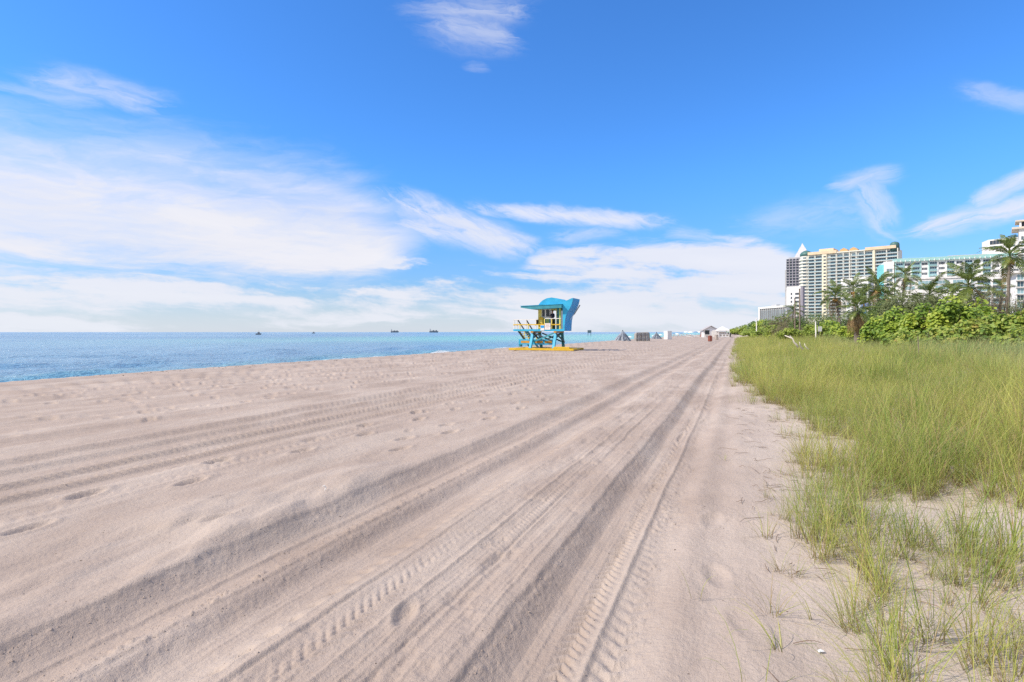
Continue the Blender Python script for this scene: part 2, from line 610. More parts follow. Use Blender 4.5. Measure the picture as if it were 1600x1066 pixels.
    # a vehicle that swung across from the far tracks towards the tower side of the ruts
    for off in (0.0, 1.55):
        cx = -8.7 + off + 4.2 * sstep(12, 46, Y)
        z += (rut(x - cx, -0.13, 0.13, 0.022, 0.06, 0.08) + ridge(x - cx, -0.2, 0.05, 0.012)) * sstep(9, 13, Y)
        z += trail(x - cx, Y, 0.0, 0.14, 0.10, 0.012, 98, 0.8) * sstep(9, 13, Y)
    # ---- churned heap beside the left rut
    m = sstep(-5.5, -4.4, X) * sstep(-3.55, -3.95, X) * sstep(7.5, 4.2, Y)
    hump = fbm(X * 1.5 + Y * 0.35, Y * 0.75, 101, 3)
    z += m * (0.03 + 0.11 * np.abs(hump) ** 0.8 * np.sign(hump))
    z += 0.03 * sstep(-4.9, -4.1, X) * sstep(-3.5, -3.9, X) * sstep(14, 4, Y)
    # ---- feet
    busy = sstep(-10.2, -11.5, X) * sstep(-20.0, -17.5, X) * (0.62 + 0.5 * fbm(X * 0.15, Y * 0.1, 111, 2))
    z += footprints(X, Y, busy, 121) * 1.7
    light = sstep(-3.8, -4.5, X) * sstep(-12, -10, X) * 0.05 + 0.16 * sstep(-0.1, 0.3, X) * sstep(2.5, 1.0, X) + 0.10 * sstep(-2.3, -2.1, X) * sstep(-1.2, -1.4, X)
    z += footprints(X, Y, light, 141, 0.5, 0.8) * 0.7
    for fx, fy, th, dp in STEPS:
        i = np.nonzero((np.abs(X - fx) < 0.4) & (np.abs(Y - fy) < 0.5))
        dx, dy = X[i] - fx, Y[i] - fy
        a = (dx * math.cos(th) + dy * math.sin(th)) / 0.07
        b = (dy * math.cos(th) - dx * math.sin(th)) / 0.17
        r2 = a * a + b * b
        z[i] += (-0.045 * np.exp(-r2 ** 1.6) + 0.016 * np.exp(-(np.sqrt(r2) - 1.45) ** 2 * 6)) * dp
    # small crumbs and wind relief everywhere on dry sand
    z += 0.0075 * fbm(X * 7, Y * 5, 131, 5, 0.7) + 0.010 * fbm(X * 1.8, Y * 1.1, 132, 3)
    z += 0.010 * crumb * sstep(0.15, 0.5, fbm(X * 0.8, Y * 0.5, 134, 2))
    fade = sstep(BERM - 0.5, BERM + 1.5, X) * sstep(1.6, 0.2, X)
    return z * fade


def polar_rows(h, f, dy, d0, d1, gmax):
    rows = [d0]
    while rows[-1] < d1:
        d = rows[-1]
        rows.append(d + min(max(dy * d * d / (h * f), 0.004 * d), gmax * d))
    return np.array(rows)


def sheet(name, rows, cols):
    R_, A_ = np.meshgrid(rows, cols, indexing='ij')
    X, Y = R_ * np.sin(A_), R_ * np.cos(A_)
    nr, nc = len(rows), len(cols)
    idx = np.arange(nr * nc).reshape(nr, nc)
    q = np.stack([idx[:-1, :-1], idx[:-1, 1:], idx[1:, 1:], idx[1:, :-1]], -1).reshape(-1, 4)[:, ::-1]
    return X, Y, q


def cols_for(lo, hi, n_in, side):
    """compass angles: dense over the view, coarse beside it"""
    a, b = math.radians(lo), math.radians(hi)
    mid = np.linspace(a, b, n_in)
    l = np.linspace(a - math.radians(side), a, 60, endpoint=False)
    r = np.linspace(b, b + math.radians(side), 61)[1:]
    return np.concatenate([l, mid, r])


def sand_material():
    m, nt, out = new_mat('dry_sand')
    b = nt.node('ShaderNodeBsdfPrincipled')
    g = nt.node('ShaderNodeNewGeometry')
    P = g.outputs['Position']
    sep = nt.node('ShaderNodeSeparateXYZ')
    nt.put(sep.inputs[0], P)
    X, Y = V(nt, sep.outputs[0]), V(nt, sep.outputs[1])
    big = nt.noise(P, 0.35, 4, 0.6)
    mid = nt.noise(nt.xyz(X * 3.0, Y * 1.2, 0.0), 1.0, 5, 0.6)
    fine = nt.noise(P, 140.0, 3, 0.7)
    c = nt.mix(nt.step(big, 0.3, 0.7), SAND_A, SAND_B)
    c = nt.mix((mid - 0.38) * 1.2, c, SAND_C)
    white = nt.step(X, -0.6, 1.2)
    c = nt.mix(white * 0.55, c, SAND_W)
    soil = nt.step(X + (big - 0.5) * 2.0, 5.0, 9.0)
    c = nt.mix(soil * 0.85, c, (0.17, 0.14, 0.08))
    wet = nt.step(X, BERM - 1.5, BERM - 3.5)
    dry = nt.step(nt.noise(nt.xyz(X * 1.1, Y * 0.35, 4.0), 1.0, 6, 0.65), 0.42, 0.66)
    c = nt.mix(dry * 0.35, c, SAND_W)
    c = nt.mix(wet * 0.8, c, (0.16, 0.125, 0.10))
    c = nt.mix((fine - 0.42) * 1.0, c, (0.25, 0.20, 0.17))
    vor = nt.node('ShaderNodeTexVoronoi')
    nt.put(vor.inputs['Vector'], P)
    vor.inputs['Scale'].default_value = 9.0
    vor.inputs['Randomness'].default_value = 1.0
    spk = nt.step(V(nt, vor.outputs['Distance']), 0.07, 0.03) * nt.step(nt.noise(P, 1.2, 2, 0.5), 0.52, 0.62)
    c = nt.mix(spk * 0.8, c, (0.08, 0.06, 0.045))
    nt.put(b.inputs['Base Color'], c)
    b.inputs['Roughness'].default_value = 0.92
    b.inputs['Specular IOR Level'].default_value = 0.15
    d = nt.node('ShaderNodeVectorMath', operation='LENGTH')
    nt.put(d.inputs[0], P)
    near = nt.step(V(nt, d.outputs['Value']), 25.0, 3.0)
    hgt = nt.noise(P, 28.0, 5, 0.65) * 0.8 + nt.noise(P, 160.0, 3, 0.6) * 0.25 + nt.noise(nt.xyz(X * 60, Y * 6, 0.0), 1.0, 3, 0.5) * 0.15
    bn = nt.node('ShaderNodeBump')
    nt.put(bn.inputs['Height'], hgt)
    nt.put(bn.inputs['Strength'], 0.35 + near * 0.55)
    bn.inputs['Distance'].default_value = 0.017
    nt.put(b.inputs['Normal'], bn.outputs[0])
    nt.put(out.inputs[0], b.outputs[0])
    return m


SAND_A, SAND_B, SAND_C, SAND_W = (0.335, 0.268, 0.222), (0.42, 0.343, 0.288), (0.50, 0.418, 0.355), (0.60, 0.53, 0.46)


def build_beach():
    near = np.array([0.25, 0.6, 1.0, 1.4, 1.7, 1.95, 2.2, 2.35])
    rows = np.concatenate([near, polar_rows(EYE, 569, 0.75, 2.45, 6500.0, 0.05)])
    cols = cols_for(-68, 25, 1000, 70)
    X, Y, q = sheet('beach', rows, cols)
    Z = ground_base(X, Y) + tracks(X, Y)
    me = mesh_np('beach_sand', np.stack([X, Y, Z], -1).reshape(-1, 3), q, mats=[sand_material()], smooth=True)
    o = link('beach_sand', me)
    tag(o, kind='structure')
    return o


build_beach()


# ------------------------------------------------------------------ the sea
SEA = -1.0


def water_material():
    m, nt, out = new_mat('sea_water')
    b = nt.node('ShaderNodeBsdfPrincipled')
    g = nt.node('ShaderNodeNewGeometry')
    P = g.outputs['Position']
    sep = nt.node('ShaderNodeSeparateXYZ')
    nt.put(sep.inputs[0], P)
    X, Y = V(nt, sep.outputs[0]), V(nt, sep.outputs[1])
    patch = nt.noise(nt.xyz(X * 0.006, Y * 0.006, 0.0), 1.0, 4, 0.55)
    off = (BERM - X) + (patch - 0.5) * 40
    shal = nt.step(Y + (patch - 0.5) * 160, 70.0, 230.0) * nt.step(off, 240.0, 40.0)
    shal = shal.max(nt.step(off, 22.0, 6.0) * 0.35)
    c = nt.mix(nt.step(patch, 0.35, 0.65), SEA_A, SEA_B)
    c = nt.mix(shal, c, SEA_C)
    foam = nt.step(nt.noise(nt.xyz(X * 0.9, Y * 0.25, 0.0), 1.0, 5, 0.65) + nt.step(off, 14.0, 7.0) * 0.16, 0.66, 0.74) * nt.step(BERM - X, 15.0, 8.5)
    c = nt.mix(foam, c, (0.8, 0.8, 0.8))
    nt.put(b.inputs['Base Color'], c)
    nt.put(b.inputs['Roughness'], foam * 0.6 + 0.20)
    b.inputs['IOR'].default_value = 1.33
    b.inputs['Specular IOR Level'].default_value = 0.35
    h = nt.noise(nt.xyz(X * 0.75, Y * 0.5, 0.0), 1.0, 5, 0.6, 0.5) + nt.noise(nt.xyz(X * 2.6, Y * 1.7, 6.0), 1.0, 4, 0.6, 0.6) * 0.45 + nt.noise(nt.xyz(X * 0.16, Y * 0.10, 2.0), 1.0, 4, 0.55, 0.4) * 1.5
    bn = nt.node('ShaderNodeBump')
    nt.put(bn.inputs['Height'], h)
    bn.inputs['Strength'].default_value = 1.0
    bn.inputs['Distance'].default_value = 0.75
    nt.put(b.inputs['Normal'], bn.outputs[0])
    nt.put(out.inputs[0], b.outputs[0])
    return m


SEA_A, SEA_B, SEA_C = (0.11, 0.25, 0.41), (0.20, 0.38, 0.52), (0.19, 0.52, 0.47)


def build_sea():
    rows = polar_rows(EYE - SEA, 569, 0.45, 21.0, 50000.0, 0.08)
    cols = cols_for(-66, 2, 560, 40)
    X, Y, q = sheet('sea', rows, cols)
    Z = np.full_like(X, SEA)
    D = np.hypot(X, Y)
    r = np.random.default_rng(3)
    for k in range(26):
        lam = 0.9 * 1.13 ** k
        th = math.radians(200 + r.uniform(-55, 55))
        kx, ky = math.cos(th) * 2 * PI / lam, math.sin(th) * 2 * PI / lam
        step = 0.45 * D * D / (2.7 * 569)
        damp = sstep(0.55, 0.2, step / lam)
        ph = kx * X + ky * Y + r.uniform(0, 6.28) + 0.8 * vnoise(X * 0.05, Y * 0.05, k)
        s = np.sin(ph)
        Z += 0.016 * lam ** 0.62 * damp * (s + 0.35 * s * s) * (0.7 + 0.4 * vnoise(X * 0.03, Y * 0.03, 40 + k))
    me = mesh_np('sea_water', np.stack([X, Y, Z], -1).reshape(-1, 3), q, mats=[water_material()], smooth=True)
    tag(link('sea_water', me), kind='structure')


build_sea()


# ------------------------------------------------------------------ buildings behind the dune
def glass_mat(name, col, rough=0.12, var=0.35):
    m, nt, out = new_mat(name)
    b = nt.node('ShaderNodeBsdfPrincipled')
    oi = nt.node('ShaderNodeObjectInfo')
    r = V(nt, oi.outputs['Random'])
    c = nt.mix(r, tuple(x * (1 - var) for x in col), tuple(min(1, x * (1 + var)) for x in col))
    nt.put(b.inputs['Base Color'], c)
    b.inputs['Roughness'].default_value = rough
    b.inputs['Specular IOR Level'].default_value = 0.5
    nt.put(out.inputs[0], b.outputs[0])
    return m


M_WHITE = paint('white_render', (0.80, 0.80, 0.78), 0.7, 0.06, 0.4)
M_CREAM = paint('cream_render', (0.74, 0.73, 0.65), 0.7, 0.06, 0.3)
M_YELLOWR = paint('yellow_render', (0.75, 0.71, 0.53), 0.7, 0.06, 0.3)
M_PEACH = paint('peach_render', (0.74, 0.58, 0.40), 0.7, 0.08, 0.3)
M_ORANGER = paint('orange_roof', (0.60, 0.40, 0.18), 0.6, 0.1, 1.0)
M_TEALR = paint('turquoise_render', (0.34, 0.58, 0.55), 0.6, 0.06, 0.4)
M_TEALB = paint('bright_turquoise_render', (0.20, 0.62, 0.66), 0.6, 0.06, 0.4)
M_BLUER = paint('blue_render', (0.13, 0.33, 0.70), 0.6, 0.06, 0.4)
M_PURPLE = paint('grey_violet_render', (0.32, 0.30, 0.35), 0.7, 0.08, 0.3)
M_GREYR = paint('grey_render', (0.45, 0.46, 0.47), 0.7, 0.08, 0.3)
M_DOME = paint('green_copper', (0.07, 0.17, 0.16), 0.5, 0.2, 1.0)
M_PALEGREY = paint('pale_grey_render', (0.58, 0.58, 0.60), 0.7, 0.08, 0.4)
M_BEIGE = paint('beige_render', (0.62, 0.55, 0.45), 0.7, 0.06, 0.4)
G_TEAL = glass_mat('teal_window_glass', (0.05, 0.11, 0.15), 0.12, 0.5)
G_DARK = glass_mat('dark_window_glass', (0.035, 0.05, 0.07))
G_RAIL = glass_mat('pale_balcony_glass', (0.25, 0.40, 0.44), 0.2, 0.2)
G_GREY = glass_mat('grey_window_glass', (0.16, 0.22, 0.25))
_pm = {}


def panel_mesh(name, wd, ht, mat, proud=0.06, bars=0, frame=None, bands=0):
    """window: pane set in a frame, standing a little proud of its wall; origin at lower left on the wall face"""
    key = (name, round(wd, 3), round(ht, 3), mat.name, proud, bars, frame.name if frame else '', bands)
    if key in _pm:
        return _pm[key]
    b = MB()
    b.box(0, wd, -proud * 0.5, 0.1, 0, ht)
    if frame:
        b.slot = 1
        t = 0.09
        b.box(0, wd, -proud, 0.05, -t, 0)
        b.box(0, wd, -proud, 0.05, ht, ht + t)
        b.box(-t, 0, -proud, 0.05, -t, ht + t)
        b.box(wd, wd + t, -proud, 0.05, -t, ht + t)
        for k in range(bars):
            x = wd * (k + 1) / (bars + 1)
            b.box(x - 0.05, x + 0.05, -proud, 0.0, 0, ht)
    me = b.mesh(name, [mat] + ([frame] if frame else []))
    _pm[key] = me
    return me


def site(px0, d0, px1, d1):
    """front wall from photo column px0 at distance d0 to px1 at d1 -> origin, length, turn"""
    a, b = at(px0, d0), at(px1, d1)
    L = math.hypot(b[0] - a[0], b[1] - a[1])
    return (a[0], a[1], 0.0), L, math.atan2(b[1] - a[1], b[0] - a[0])


def yellow_condo():
    o, L, rz = site(1263, 540, 1403, 492)
    T = thing('apartment_tower', o, 'long pale yellow high-rise with rows of teal balconies and peach roofs', 'building', None, rz)
    fl, n = 3.05, 24
    H = fl * n + 1.2
    b = MB()
    b.box(0, L, 0.0, 22, 0, H)
    b.build('wall', M_CREAM, T)
    # solid strips between the bays
    strips = [(0.175, 0.225), (0.745, 0.765)]
    sb = [MB().box(L * a, L * c, -1.9, -0.0, 0, H).build('pilaster', M_YELLOWR, T) for a, c in strips]
    bays = [(0.0, 0.085), (0.09, 0.172), (0.262, 0.335), (0.345, 0.415), (0.425, 0.485), (0.505, 0.56), (0.58, 0.65), (0.655, 0.742), (0.772, 0.885), (0.893, 1.0)]
    for k in range(5, n):
        z = k * fl
        MB().box(0, L, -1.6, -0.003, z, z + 0.34).build('balcony_slab', M_WHITE, T)
        for a, c in bays:
            wd = L * (c - a) - 0.8
            link('window', panel_mesh('window', wd, 2.1, G_TEAL, 0.08, 3, M_WHITE), T, (L * a + 0.4, 0, z + 0.55))
        for a, c in ((0.185, 0.21),):
            link('window', panel_mesh('window', 2.0, 1.3, G_DARK, 0.08, 0, M_WHITE), T, (L * 0.19, -1.9, z + 0.9))
    for a, c in bays:
        MB().box(L * c - 0.35, L * c + 0.35, -1.3, -0.0, 0, H).build('pier', M_CREAM, T)
    for k in range(5, n):
        z = k * fl + 0.34
        for a, c in ((0.0, 0.172), (0.235, 0.335), (0.345, 0.485), (0.505, 0.742), (0.772, 1.0)):
            MB().box(L * a + 0.2, L * c - 0.2, -1.55, -1.47, z, z + 0.62).build('balcony_rail', G_RAIL, T)
    for a, c in ((0.0, 0.34), (0.66, 0.985)):
        MB().box(L * a, L * c, -2.2, 18, H, H + 2.6).build('parapet', M_PEACH, T)
    MB().box(L * 0.13, L * 0.3, 0, 18, H + 2.6, H + 5.0).build('roof_block', M_PEACH, T)
    MB().box(L * 0.34, L * 0.66, -1.7, 18, H, H + 0.9).build('parapet', M_CREAM, T)
    for a in (0.42, 0.53):
        g = MB()
        x0, x1 = L * a - 3.5, L * a + 3.5
        g.prism([(x0, H + 0.9), (x1, H + 0.9), (x1 - 0.8, H + 2.8), (L * a, H + 4.2), (x0 + 0.8, H + 2.8)], -1.0, 8)
        g.build('gable', M_ORANGER, T)
    MB().lathe([(3.6, H - 2), (3.6, H + 3.6), (3.3, H + 4.6), (2.2, H + 5.6), (0.4, H + 6.1)], 14, (L - 2.6, 2.0, 0)).build('turret', M_DOME, T, smooth=True)
    # rounded corner with stacked balconies at the far end
    c = MB()
    c.lathe([(5.2, 0), (5.2, H)], 18, (-3.0, 5.0, 0))
    c.build('corner_tower', M_CREAM, T)
    for k in range(5, n):
        MB().lathe([(6.4, 0), (6.4, 0.4), (6.4, 1.2), (6.3, 1.2), (6.3, 0.4)], 18, (-3.0, 5.0, k * fl)).build('corner_balcony', M_CREAM, T)
        link('window', panel_mesh('window', 2.4, 1.9, G_TEAL, 0.08, 1, M_WHITE), T, (-4.4, -0.30, k * fl + 0.9))
    MB().lathe([(5.6, H), (5.6, H + 2.0), (4.4, H + 3.6), (2.2, H + 5.0), (0.3, H + 5.6)], 18, (-3.0, 5.0, 0)).build('turret', M_DOME, T, smooth=True)


def dark_tower():
    o, L, rz = site(1228.5, 660, 1254, 650)
    T = thing('high_rise', o, 'dark grey-violet high-rise tower half hidden behind the pale yellow one', 'building', None, rz)
    H = 86
    MB().box(0, L, 0, 20, 0, H).build('wall', M_PURPLE, T)
    MB().box(-2.0, 0, 4, 18, 0, H - 12).build('wing', M_GREYR, T)
    for k in range(8, 27):
        z = k * 3.2
        MB().box(-0.1, L, -0.9, 0.0, z, z + 0.5).build('balcony_slab', M_GREYR, T)
        for j in range(5):
            link('window', panel_mesh('window', L / 5 - 1.3, 2.2, G_DARK, 0.08, 1, M_PURPLE), T, (j * L / 5 + 0.65, 0, z + 0.7))
    for j in range(4):
        MB().box((j + 1) * L / 5 - 0.3, (j + 1) * L / 5 + 0.3, -1.1, -0.9, 20, H).build('fin', M_PURPLE, T)
    MB().box(2, L - 2, 3, 16, H, H + 2.2).build('roof_block', M_GREYR, T)


def peaked_tower():
    o, L, rz = site(1242, 760, 1266, 752)
    T = thing('peaked_tower', o, 'white tower with a stepped pointed top rising behind the pale yellow high-rise', 'building', None, rz)
    H = 98
    MB().box(0, L, 0, L, 0, H).build('wall', M_WHITE, T)
    b = MB()
    c = L / 2
    def frust(r0, r1, z0, z1):
        b.add([(c - r0, c - r0, z0), (c + r0, c - r0, z0), (c + r0, c + r0, z0), (c - r0, c + r0, z0), (c - r1, c - r1, z1), (c + r1, c - r1, z1), (c + r1, c + r1, z1), (c - r1, c + r1, z1)],
              [(4, 5, 6, 7), (0, 1, 5, 4), (1, 2, 6, 5), (2, 3, 7, 6), (3, 0, 4, 7)])
    frust(L * 0.62, L * 0.36, H, H + 10)
    frust(L * 0.34, L * 0.17, H + 10.1, H + 17)
    frust(L * 0.15, 0.1, H + 17.1, H + 23)
    b.build('roof', M_PALEGREY, T)
    for k in range(22, 30):
        for j in range(4):
            link('window', panel_mesh('window', 2.2, 1.5, G_GREY, 0.08, 0, M_WHITE), T, (1.5 + j * (L - 2) / 4, 0, k * 3.2 + 0.8))


def white_block():
    o, L, rz = site(1229, 452, 1251, 446)
    T = thing('apartment_block', o, 'plain white block with a column of small dark windows before the dark tower', 'building', None, rz)
    H = 37
    MB().box(0, L, 0, 14, 0, H).build('wall', M_WHITE, T)
    MB().box(0.2, L - 0.2, 0.2, 13.8, H, H + 0.7).build('parapet', M_WHITE, T)
    MB().box(-1.2, 0, 1, 12, 0, H - 3).build('wing', M_GREYR, T)
    for k in range(4, 11):
        z = k * 3.1
        link('window', panel_mesh('window', 1.0, 1.7, G_DARK, 0.08, 0, M_WHITE), T, (L * 0.30, 0, z))
        link('window', panel_mesh('window', 2.6, 1.6, G_DARK, 0.08, 1, M_WHITE), T, (L * 0.62, 0, z))
    MB().box(L + 0.05, L + 1.6, -0.3, 8, 0, H + 0.5).build('stair_shaft', M_PURPLE, T)


def low_block():
    o, L, rz = site(1187, 440, 1229, 405)
    T = thing('low_building', o, 'low grey building with tall glass bays and white fins beyond the scrub', 'building', None, rz)
    H = 19.5
    MB().box(0, L, 0, 6, 0, H).build('wall', M_GREYR, T)
    MB().box(-2.6, -0.02, 1.5, 16, 0, H - 0.6).build('wing', M_PURPLE, T)
    MB().box(-0.3, L, -1.0, 6, H, H + 1.3).build('roof', M_WHITE, T)
    MB().box(-0.2, 1.5, -0.9, 0.0, 0, H).build('pier', M_WHITE, T)
    n = 12
    for k in range(n):
        x = 1.9 + k * (L - 2) / n
        link('window', panel_mesh('window', (L - 2) / n - 0.8, 14.0, G_GREY, 0.1, 0, M_WHITE), T, (x, 0, 4.2))
        MB().box(x - 0.45, x - 0.15, -0.9, 0.0, 3.0, H).build('fin', M_GREYR, T)
    MB().box(L * 0.35, L * 0.55, 2, 5, H + 1.3, H + 2.6).build('roof_unit', M_GREYR, T)


def mid_blocks():
    o, L, rz = site(1314, 400, 1357, 388)
    T = thing('white_building', o, 'plain white building glimpsed behind the coconut palms below the yellow high-rise', 'building', None, rz)
    MB().box(0, L * 0.42, 0, 14, 0, 39).build('wall', M_WHITE, T)
    MB().box(L * 0.42 + 0.02, L * 0.5, 1.0, 14, 0, 35).build('link_wall', M_GREYR, T)
    MB().box(L * 0.5 + 0.02, L, -0.5, 14, 0, 39.6).build('wall', M_WHITE, T)
    for k in range(4, 12):
        for x in (0.06, 0.22, 0.55, 0.70, 0.85):
            link('window', panel_mesh('window', 1.8, 1.4, G_GREY, 0.08, 1, M_WHITE), T, (L * x, -0.5 if x > 0.5 else 0, k * 3.0))
    o, L, rz = site(1346, 240, 1382, 236)
    T = thing('beach_clubhouse', o, 'low white house with a bright blue end wall seen between palm trunks', 'building', None, rz)
    MB().box(0, L * 0.2, -0.4, 8, 0, 15.4).build('end_wall', M_BLUER, T)
    MB().box(L * 0.2 + 0.02, L, 0, 8, 0, 15.0).build('wall', M_WHITE, T)
    MB().box(L * 0.2 + 0.02, L + 0.3, -0.6, 8, 15.0, 15.4).build('roof', M_WHITE, T)
    link('window', panel_mesh('window', L * 0.2, 1.8, glass_mat('blue_glass', (0.05, 0.09, 0.26)), 0.06, 0, M_WHITE), T, (L * 0.24, 0, 12.0))
    for k in range(3):
        link('window', panel_mesh('window', 1.1, 1.4, G_GREY, 0.06, 1, M_BEIGE), T, (L * (0.52 + 0.15 * k), 0, 12.3))


def teal_hotel():
    o, L, rz = site(1399, 356, 1640, 322)
    T = thing('hotel', o, 'wide white hotel with turquoise cornice and bays of dark windows', 'building', None, rz)
    fl, H = 3.0, 45.4
    MB().box(0, L, 0, 18, 0, H).build('wall', M_WHITE, T)
    MB().box(-0.6, L, -1.6, 18, H, H + 2.0).build('cornice', M_TEALR, T)
    nb = 30
    for k in range(nb):
        x = k * L / nb
        MB().box(x, x + 0.4, -1.9, -1.602, H - 0.2, H + 0.8).build('bracket', M_WHITE, T)
    bays = 17
    bw = L / bays
    for k in range(9, 15):
        z = k * fl
        for j in range(bays):
            x = j * bw
            teal = j % 2 == 0
            if teal:
                link('window', panel_mesh('window', bw - 1.0, 2.2, G_TEAL, 0.08, 2, M_WHITE), T, (x + 0.5, 0, z + 0.3))
                link('balcony_rail', panel_mesh('balcony_rail', bw - 0.8, 0.9, G_RAIL, 0.5), T, (x + 0.4, -0.5, z + 0.3))
                link('balcony_slab', panel_mesh('balcony_slab', bw - 0.6, 0.22, M_TEALR, 1.4), T, (x + 0.3, -0.3, z + 0.02))
            else:
                link('window', panel_mesh('window', bw - 1.6, 1.5, G_DARK, 0.08, 3, M_WHITE), T, (x + 0.8, 0, z + 0.75))
    for j in range(bays + 1):
        MB().box(j * bw - 0.25, j * bw + 0.25, -0.45, 0.0, 0, H).build('pilaster', M_TEALR if j < 5 else M_WHITE, T)
    MB().box(-6.0, -0.65, -0.5, 17, 0, H + 0.6).build('end_wall', M_WHITE, T)
    MB().box(-8.3, -6.02, 0.5, 16, 0, H - 1.2).build('end_wall', M_TEALB, T)
    for k in range(9, 14):
        link('window', panel_mesh('window', 3.0, 2.0, G_GREY, 0.1, 1, M_WHITE), T, (-4.6, -0.5, k * fl + 0.4))
    MB().box(0, L * 0.75, -9.0, -0.5, 0, 33.6).build('podium', M_WHITE, T)
    MB().box(-0.3, L * 0.75, -9.6, -8.0, 33.6, 34.5).build('podium_roof', M_WHITE, T)
    for k in range(9, 11):
        for j in range(8):
            link('window', panel_mesh('window', 6.6, 2.0, G_RAIL, 0.08, 3, M_WHITE), T, (L * 0.03 + j * 8.4, -9.0, k * fl + 0.4))
    # the storeys set back on its roof
    o2, L2, rz2 = site(1482, 370, 1536, 362)
    P = thing('set_back_building', o2, 'beige flat-roofed block showing just above the turquoise cornice', 'building', None, rz2)
    MB().box(0, L2, 0, 10, 0, 50.6).build('wall', M_BEIGE, P)
    MB().box(-0.4, L2 + 0.2, -0.5, 10, 50.6, 51.3).build('roof', M_PEACH, P)
    MB().box(-2.6, -0.45, 1, 9, 0, 49.4).build('wing', M_WHITE, P)
    for j in range(4):
        link('window', panel_mesh('window', 3.0, 0.9, G_DARK, 0.08, 1, M_BEIGE), P, (1.5 + j * L2 / 4, 0, 48.6))


def white_cube():
    a, b = at(1544, 378), at(1592, 366)
    L = math.hypot(b[0] - a[0], b[1] - a[1])
    rz = math.atan2(b[1] - a[1], b[0] - a[0]) - 0.05
    T = thing('white_tower', (a[0], a[1], 0), 'tall white tower with blank sunlit side rising above the turquoise cornice', 'building', None, rz)
    H = zat(375, 378)
    b = MB()
    b.add([(0, 0, 0), (L, 0, 0), (L, 12, 0), (-5.8, 10, 0), (0, 0, H), (L, 0, H), (L, 12, H), (-5.8, 10, H)],
          [(0, 3, 2, 1), (4, 5, 6, 7), (0, 1, 5, 4), (1, 2, 6, 5), (2, 3, 7, 6), (3, 0, 4, 7)])
    b.build('wall', M_WHITE, T)
    for k, (z0, z1) in enumerate(((0.8, 3.4), (4.5, 6.0))):
        link('window', panel_mesh('window', L * 0.42, z1 - z0, G_DARK if k == 0 else G_GREY, 0.08, 3, M_BEIGE), T, (L * 0.06, 0, H - z1))
        link('window', panel_mesh('window', L * 0.3, z1 - z0, G_GREY, 0.08, 2, M_BEIGE), T, (L * 0.6, 0, H - z1))


def edge_tower():
    o, L, rz = site(1592, 262, 1680, 250)
    T = thing('terrace_tower', o, 'grey-white tower with jutting roof terrace behind the tallest palm', 'building', None, rz)
    H = zat(358, 262)
    MB().box(0, L, 0, 14, 0, H).build('wall', M_GREYR if False else M_WHITE, T)
    MB().box(-2.4, L, -1.2, 14, H, H + 0.9).build('roof', M_BEIGE, T)
    MB().box(-1.2, L, -0.6, 12, H + 3.4, H + 4.1).build('roof', M_BEIGE, T)
    for k in range(6):
        MB().box(0.2 + k * 3.6, 0.9 + k * 3.6, 0.0, 0.7, H + 0.9, H + 3.4).build('pillar', M_WHITE, T)
    MB().box(1.0, L, 2.5, 12, H + 0.9, H + 3.4).build('penthouse_wall', G_DARK, T)
    for k in range(8, 15):
        for j in range(5):
            link('window', panel_mesh('window', 2.8, 1.7, G_GREY, 0.08, 2, M_WHITE), T, (0.8 + j * 4.6, 0, k * 3.1 + 0.6))
        MB().box(-0.7, L, -0.5, -0.003, k * 3.1, k * 3.1 + 0.25).build('floor_band', M_WHITE, T)


def glass_block():
    o, L, rz = site(1526, 276, 1588, 268)
    T = thing('balcony_block', o, 'white block with wide glass balconies behind the shrubs beside the tall palm', 'building', None, rz)
    H = zat(436, 272)
    MB().box(0, L, 0, 10, 0, H).build('wall', M_WHITE, T)
    MB().box(-0.5, L + 0.3, -1.6, 10, H, H + 1.0).build('roof', M_WHITE, T)
    for k in range(4, 9):
        z = H - (9 - k) * 3.05 + 0.35
        MB().box(-0.3, L, -1.4, -0.003, z - 0.3, z).build('balcony_slab', M_WHITE, T)
        for j, (a, c) in enumerate(((0.02, 0.36), (0.40, 0.74), (0.80, 0.98))):
            link('window', panel_mesh('window', L * (c - a), 2.3, G_GREY, 0.08, 3, M_WHITE), T, (L * a, 0, z))
            MB().box(L * a, L * c, -1.35, -1.28, z, z + 0.9).build('balcony_rail', G_RAIL, T)
    for a in (0.38, 0.77):
        MB().box(L * a - 0.4, L * a + 0.4, -1.5, -0.0, 0, H).build('pier', M_WHITE, T)
    o, L, rz = site(1588, 240, 1680, 232)
    T = thing('glass_front_building', o, 'white building with blue-green glazed floors below the terrace tower', 'building', None, rz)
    H = zat(427, 240)
    MB().box(0, L, 0, 10, 0, H).build('wall', M_WHITE, T)
    MB().box(-2.0, L, -1.2, 10, H, H + 0.9).build('roof', M_WHITE, T)
    for k in range(1, 8):
        z = H - k * 2.9
        MB().box(-0.3, L, -0.9, -0.003, z - 0.35, z).build('floor_band', M_WHITE, T)
        for j in range(5):
            link('window', panel_mesh('window', L / 5 - 0.7, 2.2, G_RAIL if k % 2 else G_TEAL, 0.08, 2, M_WHITE), T, (0.3 + j * L / 5, 0, z + 0.05))


def build_buildings():
    yellow_condo()
    dark_tower()
    peaked_tower()
    white_block()
    low_block()
    mid_blocks()
    teal_hotel()
    white_cube()
    edge_tower()
    glass_block()


build_buildings()


